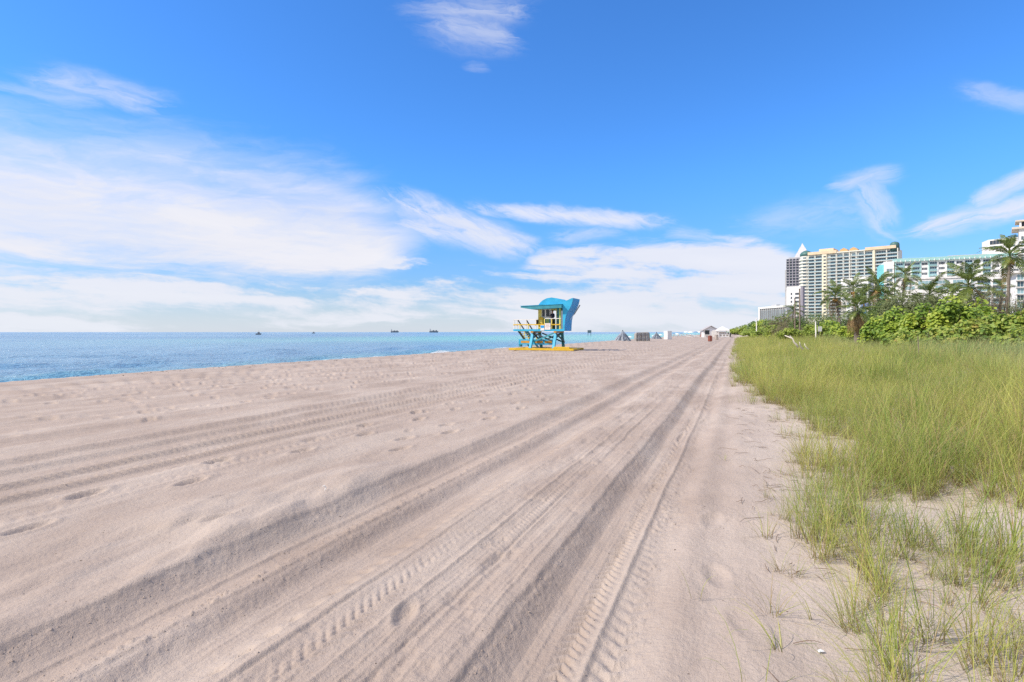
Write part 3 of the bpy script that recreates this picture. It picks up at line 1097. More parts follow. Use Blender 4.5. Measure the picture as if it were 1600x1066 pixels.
# ------------------------------------------------------------------ plants
def leaf_mat(name, cols, rough=0.45, trans=0.35, scale=1.2, spec=0.35):
    """leaf colour differs from leaf to leaf (attribute) and softly over the plant"""
    m, nt, out = new_mat(name)
    at_ = nt.node('ShaderNodeAttribute')
    at_.attribute_name = 'tone'
    g = nt.node('ShaderNodeNewGeometry')
    n = nt.noise(g.outputs['Position'], scale, 3, 0.5)
    t = (V(nt, at_.outputs['Fac']) * 0.75 + (n - 0.5) * 1.0 + 0.1).clamp()
    ramp = nt.node('ShaderNodeValToRGB')
    cr = ramp.color_ramp
    while len(cr.elements) < len(cols):
        cr.elements.new(0.5)
    for i, c in enumerate(cols):
        cr.elements[i].position = i / (len(cols) - 1)
        cr.elements[i].color = (*c, 1)
    nt.put(ramp.inputs[0], t)
    b = nt.node('ShaderNodeBsdfPrincipled')
    nt.put(b.inputs['Base Color'], ramp.outputs[0])
    b.inputs['Roughness'].default_value = rough
    b.inputs['Specular IOR Level'].default_value = spec
    tr = nt.node('ShaderNodeBsdfTranslucent')
    nt.put(tr.inputs[0], ramp.outputs[0])
    mx = nt.node('ShaderNodeMixShader')
    mx.inputs[0].default_value = trans
    nt.put(mx.inputs[1], b.outputs[0])
    nt.put(mx.inputs[2], tr.outputs[0])
    nt.put(out.inputs[0], mx.outputs[0])
    return m


L_GRAPE = leaf_mat('seagrape_leaf', [(0.07, 0.14, 0.03), (0.20, 0.33, 0.05), (0.41, 0.50, 0.07), (0.58, 0.62, 0.13)])
L_RUSSET = leaf_mat('russet_seagrape_leaf', [(0.07, 0.14, 0.03), (0.16, 0.27, 0.05), (0.30, 0.40, 0.07), (0.44, 0.44, 0.10), (0.48, 0.26, 0.09)], scale=2.2)
L_SCRUB = leaf_mat('dry_scrub_leaf', [(0.12, 0.13, 0.06), (0.20, 0.20, 0.09), (0.29, 0.24, 0.15), (0.20, 0.26, 0.08)], scale=2.0)
L_YELLOW = leaf_mat('yellow_green_leaf', [(0.14, 0.22, 0.04), (0.28, 0.37, 0.06), (0.42, 0.46, 0.08)], scale=1.5)
L_DARK = leaf_mat('dark_green_leaf', [(0.06, 0.11, 0.03), (0.14, 0.22, 0.055), (0.25, 0.34, 0.08)], scale=1.0)
L_GREY = leaf_mat('grey_green_needle', [(0.10, 0.13, 0.06), (0.18, 0.22, 0.09), (0.27, 0.31, 0.14)], scale=1.0)
L_PALM = leaf_mat('palm_leaf', [(0.08, 0.12, 0.035), (0.18, 0.25, 0.06), (0.31, 0.37, 0.11)], 0.33, 0.4)
L_DRYPALM = leaf_mat('dry_palm_leaf', [(0.17, 0.11, 0.06), (0.28, 0.19, 0.09), (0.33, 0.26, 0.10)], 0.6, 0.2)
L_BARK = paint('grey_bark', (0.20, 0.17, 0.14), 0.85, 0.25, 8.0, bump=0.5, bscale=30)
L_TWIG = paint('brown_twig', (0.14, 0.105, 0.08), 0.85, 0.25, 8.0)


def set_tone(me, vals):
    a = me.attributes.new('tone', 'FLOAT', 'POINT')
    a.data.foreach_set('value', np.asarray(vals, np.float32))


def crown_mesh(name, w_, d_, h, n, leaf, mat, seed, lumps=9, shape='round', up=0.5, lr=1.0):
    """leaves spread through the outer shell of several overlapping lumps; origin at ground centre"""
    r = np.random.default_rng(seed)
    ls = []
    for k in range(lumps):
        a = r.uniform(0, 2 * PI)
        q = math.sqrt(r.uniform(0, 1)) * 0.72
        cz = r.uniform(0.22, 0.84) * (1.0 - 0.45 * q)
        ls.append((math.cos(a) * q * w_ / 2, math.sin(a) * q * d_ / 2, cz * h, r.uniform(0.13, 0.25) * lr))
    ls.append((0, 0, h * 0.70, 0.27))
    ls = np.array(ls)
    rad = np.stack([ls[:, 3] * w_, ls[:, 3] * d_, ls[:, 3] * h * 1.0], -1)
    i = r.integers(0, len(ls), n)
    v = r.normal(size=(n, 3))
    v /= np.linalg.norm(v, axis=1)[:, None]
    rr = r.uniform(0.45, 1.0, n) ** 0.45 * (1 + 0.12 * r.normal(size=n))
    P = ls[i, :3] + v * rad[i] * rr[:, None]
    keep = (P[:, 2] > 0.03 * h)
    P, v, i = P[keep], v[keep], i[keep]
    n = len(P)
    nrm = v * 0.7 + np.array([-0.15, -0.15, up + 0.2]) + r.normal(size=(n, 3)) * 0.45
    nrm /= np.linalg.norm(nrm, axis=1)[:, None]
    t = np.cross(nrm, r.normal(size=(n, 3)))
    t /= np.linalg.norm(t, axis=1)[:, None]
    s = np.cross(nrm, t)
    sz = leaf * r.uniform(0.6, 1.25, n)[:, None]
    asp = 0.85 if shape == 'round' else 0.28
    if shape == 'round':          # six-sided leaf folded a little along its middle
        pts = [(-1, 0, 0), (-0.5, 0.8, 0.14), (0.5, 0.8, 0.14), (1, 0, 0), (0.5, -0.8, 0.14), (-0.5, -0.8, 0.14)]
        quads = [(0, 1, 2, 3), (0, 3, 4, 5)]
    else:
        pts = [(-1, 0, 0), (-0.1, 1, 0.05), (1, 0, -0.15), (-0.1, -1, 0.05)]
        quads = [(0, 3, 2, 1)]
    co = np.stack([P + t * sz * a + s * sz * asp * b + nrm * sz * c for a, b, c in pts], 1)
    k = len(pts)
    base = np.arange(n)[:, None] * k
    q = np.concatenate([base + np.array(qq)[None, :] for qq in quads])
    me = mesh_np(name, co.reshape(-1, 3), q, mats=[mat])
    lum = r.uniform(0, 1, len(ls))
    tone = np.clip(0.25 + 0.45 * r.uniform(size=n) + 0.4 * (lum[i] - 0.5), 0, 1)
    set_tone(me, np.repeat(tone, k))
    return me


def stems_mesh(w_, d_, h, n, seed, thick=0.05):
    r = random.Random(seed)
    b = MB()
    for k in range(n):
        a = r.uniform(0, 2 * PI)
        q = r.uniform(0.2, 0.8)
        e = Vector((math.cos(a) * q * w_ * 0.5, math.sin(a) * q * d_ * 0.5, h * r.uniform(0.45, 0.9)))
        s = Vector((e.x * 0.25, e.y * 0.25, -0.2))
        m = s.lerp(e, 0.5) + Vector((r.uniform(-.1, .1), r.uniform(-.1, .1), 0)) * w_
        b.tube([s, m, e], [thick, thick * 0.7, thick * 0.25], 5)
        for j in range(2):
            e2 = m + Vector((r.uniform(-.25, .25) * w_, r.uniform(-.25, .25) * d_, r.uniform(.1, .35) * h))
            b.tube([m, e2], [thick * 0.5, thick * 0.15], 4)
    return b.mesh('stem', L_TWIG)


def bush(px, depth, top, wpx, label, name='seagrape_bush', mat=None, leaf=0.11, n=2600, group=None, lumps=15, shape='round', dd=None, cat='bush', lr=1.0, bare=False):
    x, y = at(px, depth)
    z = gz(x, y)
    wd = wpx / F_PX * depth
    h = zat(top, depth) - z
    T = thing(name, (x, y, z), label, cat, group, YAW)
    seed = int(px * 7 + depth)
    o = link('crown', crown_mesh('crown', wd, dd or max(wd * 0.8, 1.5), h, n * (2 if shape == 'long' else 1), leaf, mat or L_GRAPE, seed, lumps, shape, 0.5, 1.45 if shape == 'long' else lr), T)
    link('stem', stems_mesh(wd * 0.8, (dd or wd * 0.8) * 0.8, h, 11 if bare else 9, seed, 0.035 + 0.012 * h), T)
    return T


def frond_mesh(L, n, droop, rise, leafl, mat, seed, width=0.035, vee=0.5):
    """one palm frond along +x, curving down; drooping leaflets on both sides of a ribbed stalk"""
    r = random.Random(seed)
    vs, fs, tone = [], [], []

    def pos(s):
        return Vector((L * s * (1 - 0.16 * droop * s * s), 0.0, L * (rise * s - droop * s * s)))
    N = 10
    for i in range(N + 1):
        p = pos(i / N)
        wd = 0.045 * (1 - 0.85 * i / N) * (L / 2.5)
        vs += [p + Vector((0, -wd, 0)), p + Vector((0, wd, 0)), p + Vector((0, 0, -wd * 1.2))]
        tone += [0.9, 0.9, 0.6]
    for i in range(N):
        a = i * 3
        fs += [(a, a + 3, a + 4, a + 1), (a + 1, a + 4, a + 5, a + 2), (a + 2, a + 5, a + 3, a)]
    for i in range(n):
        s = 0.16 + 0.84 * (i + 0.5) / n
        p = pos(s)
        d = (pos(min(1, s + 0.02)) - pos(s - 0.02)).normalized()
        upn = Vector((0, 0, 1))
        prof = math.sin(PI * min(1, (s - 0.10) / 0.92) ** 0.75) * 0.85 + 0.18
        for sd_ in (-1, 1):
            ll = leafl * prof * r.uniform(0.85, 1.1)
            out = (Vector((0, sd_, 0)) + d * r.uniform(0.55, 0.8) + Vector((0, 0, vee * r.uniform(-.1, .7)))).normalized()
            m = p + out * ll * 0.55
            e = p + out * ll * 0.95 + Vector((0, 0, -ll * r.uniform(0.22, 0.5)))
            wv = d * width * (L / 2.5)
            k = len(vs)
            vs += [p - wv * 0.5, p + wv * 0.5, m + wv, m - wv, e]
            t = r.uniform(0, 1)
            tone += [t] * 5
            fs += [(k, k + 1, k + 2, k + 3), (k + 3, k + 2, k + 4)]
    me = bpy.data.meshes.new('frond')
    me.from_pydata([tuple(v) for v in vs], [], fs)
    me.materials.append(mat)
    set_tone(me, tone)
    return me


FR = [frond_mesh(2.9, 34, 0.55, 0.42, 0.75, L_PALM, 1), frond_mesh(3.1, 36, 0.75, 0.55, 0.8, L_PALM, 2), frond_mesh(2.6, 32, 0.95, 0.50, 0.75, L_PALM, 3), frond_mesh(3.0, 34, 0.40, 0.65, 0.7, L_PALM, 4)]
FD = [frond_mesh(2.2, 26, 1.15, 0.25, 0.6, L_DRYPALM, 5), frond_mesh(2.4, 26, 1.3, 0.35, 0.6, L_DRYPALM, 6)]


def palm(px, depth, crown, label, scale=1.0, n=20, dry=3, name='coconut_palm', lean=0.5, tr=0.11, nuts=True, group=None, seed=None, foot=None):
    x, y = at(px, depth)
    z = gz(x, y)
    H = zat(crown, depth) - z
    r = random.Random(seed or int(px * 3 + depth))
    T = thing(name, (x, y, z), label, 'palm tree', group, r.uniform(0, 6.28))
    th = r.uniform(0, 6.28)
    lx, ly = math.cos(th) * lean, math.sin(th) * lean
    pts, rad = [], []
    N = max(8, int(H / 0.35))
    for i in range(N + 1):
        s = i / N
        pts.append((lx * (s * s - 1), ly * (s * s - 1), -0.3 + (H + 0.3) * s))
        rad.append(tr * (1.25 - 0.5 * s) * (1.06 if i % 2 else 0.97))
    b = MB()
    b.tube(pts, rad, 9)
    b.build('trunk', L_BARK, T, smooth=True)
    for k in range(n):
        el = 1.25 - 1.75 * (k / n) + r.uniform(-.12, .12)
        az = k * 2.399 + r.uniform(-.25, .25)
        me = FR[k % 4]
        o = link('frond', me, T, (0, 0, H + 0.02 * (n - k)), (r.uniform(-.3, .3), -(el - 0.25), az))
        s = 0.9 * scale * r.uniform(0.8, 1.12) * (0.8 if k < 3 else 1.0)
        o.scale = (s, s, s)
    for k in range(dry):
        o = link('dry_frond', FD[k % 2], T, (0, 0, H - 0.1), (r.uniform(-.3, .3), r.uniform(0.3, 0.8), k * 2.399 + r.uniform(-.3, .3)))
        o.scale = (scale,) * 3
    if nuts:
        c = MB()
        for k in range(7):
            a = k * 0.9
            q = 0.22 * scale
            c.lathe([(0.02, -0.15), (0.09, -0.10), (0.125, 0.0), (0.10, 0.10), (0.02, 0.15)], 8, (math.cos(a) * q, math.sin(a) * q, H - 0.22 - 0.1 * (k % 2)))
        m = paint('coconut_husk', (0.40, 0.24, 0.07), 0.6, 0.3, 6) if 'coconut_husk' not in bpy.data.materials else bpy.data.materials['coconut_husk']
        tag(c.build('coconut_cluster', m, T, smooth=True), kind='stuff')
    return T


def build_plants():
    # far end of the dune, low and yellow-green
    bush(1150, 330, 512, 26, 'lowest yellow-green scrub where the track bends out of sight', 'scrub_bush', L_YELLOW, 0.5, 900, dd=16)
    bush(1166, 250, 507, 30, 'yellow-green scrub just inland of the white beach hut', 'scrub_bush', L_YELLOW, 0.4, 1000, dd=14)
    bush(1181, 190, 501, 40, 'dark green scrub rising below the low grey building', 'scrub_bush', L_DARK, 0.35, 1400, dd=14)
    bush(1178, 120, 513, 46, 'low yellow-green scrub around the white post', 'scrub_bush', L_YELLOW, 0.22, 1400, dd=8)
    bush(1202, 140, 497, 40, 'orange-tinged shrub between the white post and grey scrub', 'scrub_bush', L_RUSSET, 0.22, 1400, dd=8)
    bush(1214, 105, 491, 44, 'bare grey-brown scrub before the low grey building', 'scrub_bush', L_SCRUB, 0.14, 1500, shape='long', bare=True)
    bush(1237, 98, 487, 40, 'dull green scrub under the plain white block', 'scrub_bush', L_SCRUB, 0.14, 1500, shape='long', bare=True)
    bush(1264, 90, 486, 56, 'greyish scrub behind the two wooden poles', 'scrub_bush', L_DARK, 0.13, 1700, shape='long', bare=True)
    bush(1226, 70, 504, 44, 'brown leafless scrub behind the white driftwood', 'scrub_bush', L_SCRUB, 0.09, 1300, shape='long', bare=True)
    bush(1255, 66, 509, 34, 'small dry bush at the foot of the wooden poles', 'scrub_bush', L_SCRUB, 0.08, 1100, shape='long', bare=True)
    bush(1196, 92, 513, 40, 'low greenish-yellow bush at the dune edge before grey scrub', 'scrub_bush', L_YELLOW, 0.12, 1500)
    bush(1290, 82, 484, 60, 'dark green bush at the foot of the yellow high-rise', 'scrub_bush', L_DARK, 0.13, 2000, shape='long')
    bush(1318, 74, 484, 60, 'dark bush behind the short shaggy palm', 'scrub_bush', L_DARK, 0.12, 2200, shape='long')
    bush(1284, 52, 506, 46, 'bright yellow-green low bush by the white marker post', 'seagrape_bush', L_YELLOW, 0.10, 1600)
    bush(1310, 50, 505, 40, 'fresh green seagrape bush left of the short shaggy palm', 'seagrape_bush', L_GRAPE, 0.11, 1900)
    bush(1322, 46, 509, 30, 'small seagrape touching the trunk of the short shaggy palm', 'seagrape_bush', L_GRAPE, 0.11, 1500)
    bush(1296, 56, 499, 50, 'green seagrape bank rising behind the yellow-green bush', 'seagrape_bush', L_GRAPE, 0.11, 2200)
    bush(1356, 46, 499, 40, 'green seagrape filling the gap right of the shaggy palm trunk', 'seagrape_bush', L_GRAPE, 0.10, 2200)
    bush(1272, 62, 502, 46, 'yellowish green bush behind the marker post', 'scrub_bush', L_YELLOW, 0.10, 1800)
    bush(1248, 84, 494, 50, 'mid green bush between the plain white block and the poles', 'scrub_bush', L_DARK, 0.13, 2000)
    bush(1222, 120, 489, 50, 'green scrub in front of the long fins of the low grey building', 'scrub_bush', L_DARK, 0.2, 1900, dd=8)
    bush(1210, 78, 506, 44, 'bright yellow-green bush in front of the bare grey-brown scrub', 'scrub_bush', L_YELLOW, 0.11, 1900)
    bush(1234, 60, 511, 40, 'low yellow-green bush at the seaward side of the poles', 'scrub_bush', L_YELLOW, 0.09, 1700)
    bush(1192, 160, 498, 36, 'fresh green bush under the left end of the low grey building', 'scrub_bush', L_GRAPE, 0.25, 1600, dd=9)
    # dark and feathery growth under the palms
    bush(1352, 58, 478, 56, 'dark green thicket right of the short shaggy palm', 'thicket', L_DARK, 0.11, 2400, shape='long')
    bush(1420, 50, 450, 84, 'soft grey-green tree under the coconut palms', 'feathery_tree', L_GREY, 0.16, 4200, shape='long', cat='tree')
    bush(1462, 48, 455, 76, 'soft grey-green tree behind the bright seagrape mound', 'feathery_tree', L_GREY, 0.15, 3800, shape='long', cat='tree')
    bush(1388, 54, 460, 60, 'darker feathery tree at the left of the grey-green ones', 'feathery_tree', L_DARK, 0.15, 3000, shape='long', cat='tree')
    bush(1508, 46, 456, 60, 'dark thicket under the leaning palm before the hotel', 'thicket', L_DARK, 0.12, 2600, shape='long')
    # seagrapes
    bush(1372, 37, 489, 56, 'seagrape mound right beside the short shaggy palm', 'seagrape_bush', L_GRAPE, 0.095, 2800)
    bush(1402, 35, 477, 74, 'broad bright green seagrape mound below the feathery trees', 'seagrape_bush', L_GRAPE, 0.10, 3800)
    bush(1445, 33, 470, 70, 'bright green seagrape mound, second step up of the row', 'seagrape_bush', L_GRAPE, 0.10, 3800)
    bush(1488, 32, 457, 80, 'tallest bright green seagrape mound of the row', 'seagrape_bush', L_GRAPE, 0.10, 4400)
    bush(1530, 33, 461, 60, 'bright seagrape mound next to the grey-brown scrub', 'seagrape_bush', L_GRAPE, 0.10, 2600)
    bush(1548, 35, 452, 72, 'grey-brown half bare scrub above the russet seagrapes', 'scrub_bush', L_SCRUB, 0.07, 3400, shape='long', bare=True)
    bush(1592, 36, 460, 64, 'grey-green scrub at the foot of the tall palm', 'scrub_bush', L_GREY, 0.07, 3200, shape='long', bare=True)
    bush(1632, 34, 462, 60, 'grey-green scrub beyond the last russet seagrape', 'scrub_bush', L_GREY, 0.07, 2600, shape='long', bare=True)
    bush(1418, 29, 513, 80, 'low russet and green seagrape along the grass edge', 'seagrape_bush', L_RUSSET, 0.085, 2600)
    bush(1468, 28, 508, 80, 'russet seagrape with orange leaves before the tallest mound', 'seagrape_bush', L_RUSSET, 0.085, 3000)
    bush(1515, 27, 500, 84, 'russet and green seagrape below the grey-brown scrub', 'seagrape_bush', L_RUSSET, 0.085, 3400)
    bush(1562, 27, 486, 86, 'tall russet-tipped seagrape under the tall palm', 'seagrape_bush', L_RUSSET, 0.085, 4200)
    bush(1612, 26, 477, 84, 'last tall seagrape with yellowing leaves inland of the grass', 'seagrape_bush', L_RUSSET, 0.085, 4200)
    bush(1665, 26, 480, 84, 'seagrape just past the yellowing tall one', 'seagrape_bush', L_RUSSET, 0.085, 3000)
    bush(1590, 23, 510, 60, 'low dark green seagrape closest to the tall dune grass', 'seagrape_bush', L_RUSSET, 0.085, 1900)

    palm(1305, 70, 466, 'coconut palm before the yellow high-rise, furthest left of the row', 0.95, 20, 5, lean=0.6)
    palm(1333, 74, 455, 'coconut palm directly above the short shaggy palm', 0.9, 20, 3)
    palm(1352, 70, 463, 'smaller coconut palm hugging the big round-headed palm', 0.75, 16, 2, nuts=False)
    palm(1372, 60, 452, 'big round-headed coconut palm below the bright turquoise wall', 0.85, 24, 4)
    palm(1388, 58, 466, 'coconut palm half lost in the feathery trees', 0.62, 18, 3)
    palm(1415, 60, 434, 'coconut palm standing before the left end of the hotel', 0.62, 20, 4)
    palm(1452, 52, 464, 'low coconut palm among the grey-green feathery trees', 0.85, 18, 2, nuts=False)
    palm(1487, 50, 462, 'young coconut palm below the middle of the hotel', 0.7, 16, 2, nuts=False)
    palm(1513, 45, 450, 'wide coconut palm with long arching fronds before the hotel', 0.9, 22, 3, seed=5)
    palm(1566, 46, 455, 'little palm poking from the scrub before the balcony block', 0.5, 12, 1, nuts=False)
    palm(1578, 40, 404, 'tallest coconut palm with bare trunk and orange coconuts', 0.76, 22, 1, lean=0.15, tr=0.105, seed=21)
    palm(1240, 90, 487, 'small palm rising from the scrub under the white block', 0.7, 14, 1, nuts=False)
    palm(1340, 40, 488, 'short shaggy palm on the dune with a skirt of dry fronds', 0.52, 26, 30, name='shaggy_palm', lean=0.05, tr=0.17, nuts=False)


build_plants()


# ------------------------------------------------------------------ dune grass
def grass_material():
    m, nt, out = new_mat('dune_grass_blade')
    a = nt.node('ShaderNodeAttribute')
    a.attribute_name = 'tone'
    t = nt.node('ShaderNodeAttribute')
    t.attribute_name = 'along'
    oi = nt.node('ShaderNodeObjectInfo')
    g = nt.node('ShaderNodeNewGeometry')
    sep = nt.node('ShaderNodeSeparateXYZ')
    nt.put(sep.inputs[0], g.outputs['Position'])
    X = V(nt, sep.outputs[0])
    big = nt.noise(g.outputs['Position'], 0.35, 4, 0.6)
    tone, along, rnd = V(nt, a.outputs['Fac']), V(nt, t.outputs['Fac']), V(nt, oi.outputs['Random'])
    k = (tone * 0.55 + rnd * 0.35 + (big - 0.5) * 2.2 + 0.05).clamp()
    c = nt.mix(k, GRASS_A, GRASS_B)
    blue = nt.step(X + (big - 0.5) * 5.0, 5.0, 9.5)
    c = nt.mix(blue * 0.6, c, GRASS_C)
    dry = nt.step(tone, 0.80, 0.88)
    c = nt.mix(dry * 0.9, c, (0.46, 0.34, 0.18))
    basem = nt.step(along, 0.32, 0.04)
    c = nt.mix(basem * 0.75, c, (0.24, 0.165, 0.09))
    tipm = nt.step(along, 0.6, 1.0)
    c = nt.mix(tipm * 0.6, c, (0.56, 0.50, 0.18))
    b = nt.node('ShaderNodeBsdfPrincipled')
    nt.put(b.inputs['Base Color'], c)
    b.inputs['Roughness'].default_value = 0.5
    b.inputs['Specular IOR Level'].default_value = 0.3
    tr = nt.node('ShaderNodeBsdfTranslucent')
    nt.put(tr.inputs[0], c)
    mx = nt.node('ShaderNodeMixShader')
    mx.inputs[0].default_value = 0.45
    nt.put(mx.inputs[1], b.outputs[0])
    nt.put(mx.inputs[2], tr.outputs[0])
    nt.put(out.inputs[0], mx.outputs[0])
    return m


GRASS_A, GRASS_B, GRASS_C = (0.20, 0.33, 0.065), (0.68, 0.65, 0.17), (0.38, 0.50, 0.27)
M_GRASS = grass_material()


def blades_mesh(name, n, rad, lmin, lmax, spread, wid, seed, lean=(0, 0), seg=4, dry=0.15, thatch=0):
    """a clump of bending, tapering blades"""
    r = np.random.default_rng(seed)
    a = r.uniform(0, 2 * PI, n)
    q = np.sqrt(r.uniform(0, 1, n)) * rad
    base = np.stack([np.cos(a) * q, np.sin(a) * q, np.full(n, -0.02)], -1)
    ha = a + r.normal(size=n) * 0.9
    tilt = np.abs(r.normal(size=n)) * spread + 0.06
    ln = r.uniform(lmin, lmax, n)
    flop = r.uniform(0.2, 1.35, n)
    tone = r.uniform(0, 0.78, n)
    isdry = r.uniform(size=n) < dry
    tone[isdry] = r.uniform(0.88, 1.0, isdry.sum())
    wd = wid * r.uniform(0.7, 1.2, n)
    if thatch:
        k = slice(0, thatch)
        tilt[k] = r.uniform(1.1, 1.5, thatch)
        ln[k] *= 0.6
        tone[k] = r.uniform(0.9, 1, thatch)
        flop[k] = 0.3
    dirh = np.stack([np.cos(ha), np.sin(ha)], -1) + np.array(lean)[None, :]
    dirh /= np.linalg.norm(dirh, axis=1)[:, None]
    tilt = tilt + np.hypot(*lean) * 0.35
    co = np.zeros((n, (seg + 1) * 2 - 1, 3))
    along = np.zeros((n, (seg + 1) * 2 - 1))
    p = base.copy()
    ang = tilt.copy()
    side = np.stack([-dirh[:, 1], dirh[:, 0], np.zeros(n)], -1)
    tw = r.normal(size=n) * 0.6
    side = side * np.cos(tw)[:, None] + np.stack([dirh[:, 0], dirh[:, 1], np.zeros(n)], -1) * np.sin(tw)[:, None]
    for s in range(seg + 1):
        f = s / seg
        if s < seg:
            wv = side * (wd * (1 - 0.75 * f))[:, None] * 0.5
            co[:, 2 * s] = p - wv
            co[:, 2 * s + 1] = p + wv
            along[:, 2 * s] = along[:, 2 * s + 1] = f
        else:
            co[:, 2 * s] = p
            along[:, 2 * s] = 1
        st = ln / seg
        p = p + np.stack([dirh[:, 0] * np.sin(ang), dirh[:, 1] * np.sin(ang), np.cos(ang)], -1) * st[:, None]
        p[:, 2] = np.maximum(p[:, 2], 0.004)
        ang = ang + flop * (0.10 + 0.55 * (f + 0.2) ** 1.5) * 1.1
    k = co.shape[1]
    b0 = np.arange(n)[:, None] * k
    q = np.concatenate([b0 + np.array([[2 * s, 2 * s + 1, 2 * s + 3, 2 * s + 2]]) for s in range(seg - 1)])
    t = b0 + np.array([[2 * seg - 2, 2 * seg - 1, 2 * seg]])
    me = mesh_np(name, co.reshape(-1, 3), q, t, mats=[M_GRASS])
    set_tone(me, np.repeat(tone, k))
    at_ = me.attributes.new('along', 'FLOAT', 'POINT')
    at_.data.foreach_set('value', along.astype(np.float32).ravel())
    return me


def scatter(name, sources, pts, rots, scl, idx):
    """ONE object that repeats the source tufts over its points"""
    src = bpy.data.collections.new(name + '_tufts')
    for i, me in enumerate(sources):
        o = bpy.data.objects.new('%s_tuft_%02d' % (name, i), me)
        src.objects.link(o)
    me = bpy.data.meshes.new(name)
    me.vertices.add(len(pts))
    me.vertices.foreach_set('co', np.asarray(pts, np.float32).ravel())
    for nm, ty, key, v in (('rot', 'FLOAT_VECTOR', 'vector', rots), ('scl', 'FLOAT', 'value', scl), ('idx', 'INT', 'value', idx)):
        at_ = me.attributes.new(nm, ty, 'POINT')
        at_.data.foreach_set(key, np.asarray(v, np.int32 if ty == 'INT' else np.float32).ravel())
    me.update()
    o = link(name, me)
    ng = bpy.data.node_groups.new(name + '_nodes', 'GeometryNodeTree')
    ng.interface.new_socket('Geometry', in_out='INPUT', socket_type='NodeSocketGeometry')
    ng.interface.new_socket('Geometry', in_out='OUTPUT', socket_type='NodeSocketGeometry')
    N = ng.nodes
    gi, go = N.new('NodeGroupInput'), N.new('NodeGroupOutput')
    ci = N.new('GeometryNodeCollectionInfo')
    ci.inputs['Collection'].default_value = src
    ci.inputs['Separate Children'].default_value = True
    ci.inputs['Reset Children'].default_value = True
    iop = N.new('GeometryNodeInstanceOnPoints')
    iop.inputs['Pick Instance'].default_value = True

    def attr(nm, ty):
        n = N.new('GeometryNodeInputNamedAttribute')
        n.data_type = ty
        n.inputs['Name'].default_value = nm
        return n.outputs['Attribute']
    e2r = N.new('FunctionNodeEulerToRotation')
    lk = ng.links.new
    lk(gi.outputs[0], iop.inputs['Points'])
    lk(ci.outputs[0], iop.inputs['Instance'])
    lk(attr('idx', 'INT'), iop.inputs['Instance Index'])
    lk(attr('rot', 'FLOAT_VECTOR'), e2r.inputs[0])
    lk(e2r.outputs[0], iop.inputs['Rotation'])
    lk(attr('scl', 'FLOAT'), iop.inputs['Scale'])
    lk(iop.outputs[0], go.inputs[0])
    md = o.modifiers.new('scatter', 'NODES')
    md.node_group = ng
    return o


def grass_cover(X, Y):
    """how thickly dune grass stands, 0 to 1: bare track edge, ragged fringe, then a closed field"""
    near_edge = np.interp(Y, [0, 3, 5.5, 7.0, 8.6, 11, 16, 22, 40], [0.62, 0.55, 0.22, 0.35, 1.35, 0.85, 0.35, 0.0, -0.2])
    edge = near_edge + 0.55 * fbm(X * 0.45, Y * 0.35, 201, 3) + 0.35 * fbm(X * 1.1, Y * 1.0, 205, 2)
    patchy = sstep(8.5, 6.5, Y) * sstep(4.2, 2.6, X)
    c = sstep(-0.4, 0.9, X - edge)
    c = c * (1 - patchy * (0.20 + 0.85 * sstep(0.15, -0.35, fbm(X * 0.9, Y * 0.8, 207, 3))))
    c = np.maximum(c, 0)
    # loose clumps on the sand before the field
    clump = sstep(0.12, 0.45, fbm(X * 0.85, Y * 0.7, 211, 3)) * sstep(0.25, 1.0, X + 0.35 * sstep(8, 20, Y)) * 0.75
    return np.maximum(c, clump * sstep(0.3, 0.8, X + 0.5 * sstep(9, 20, Y)))


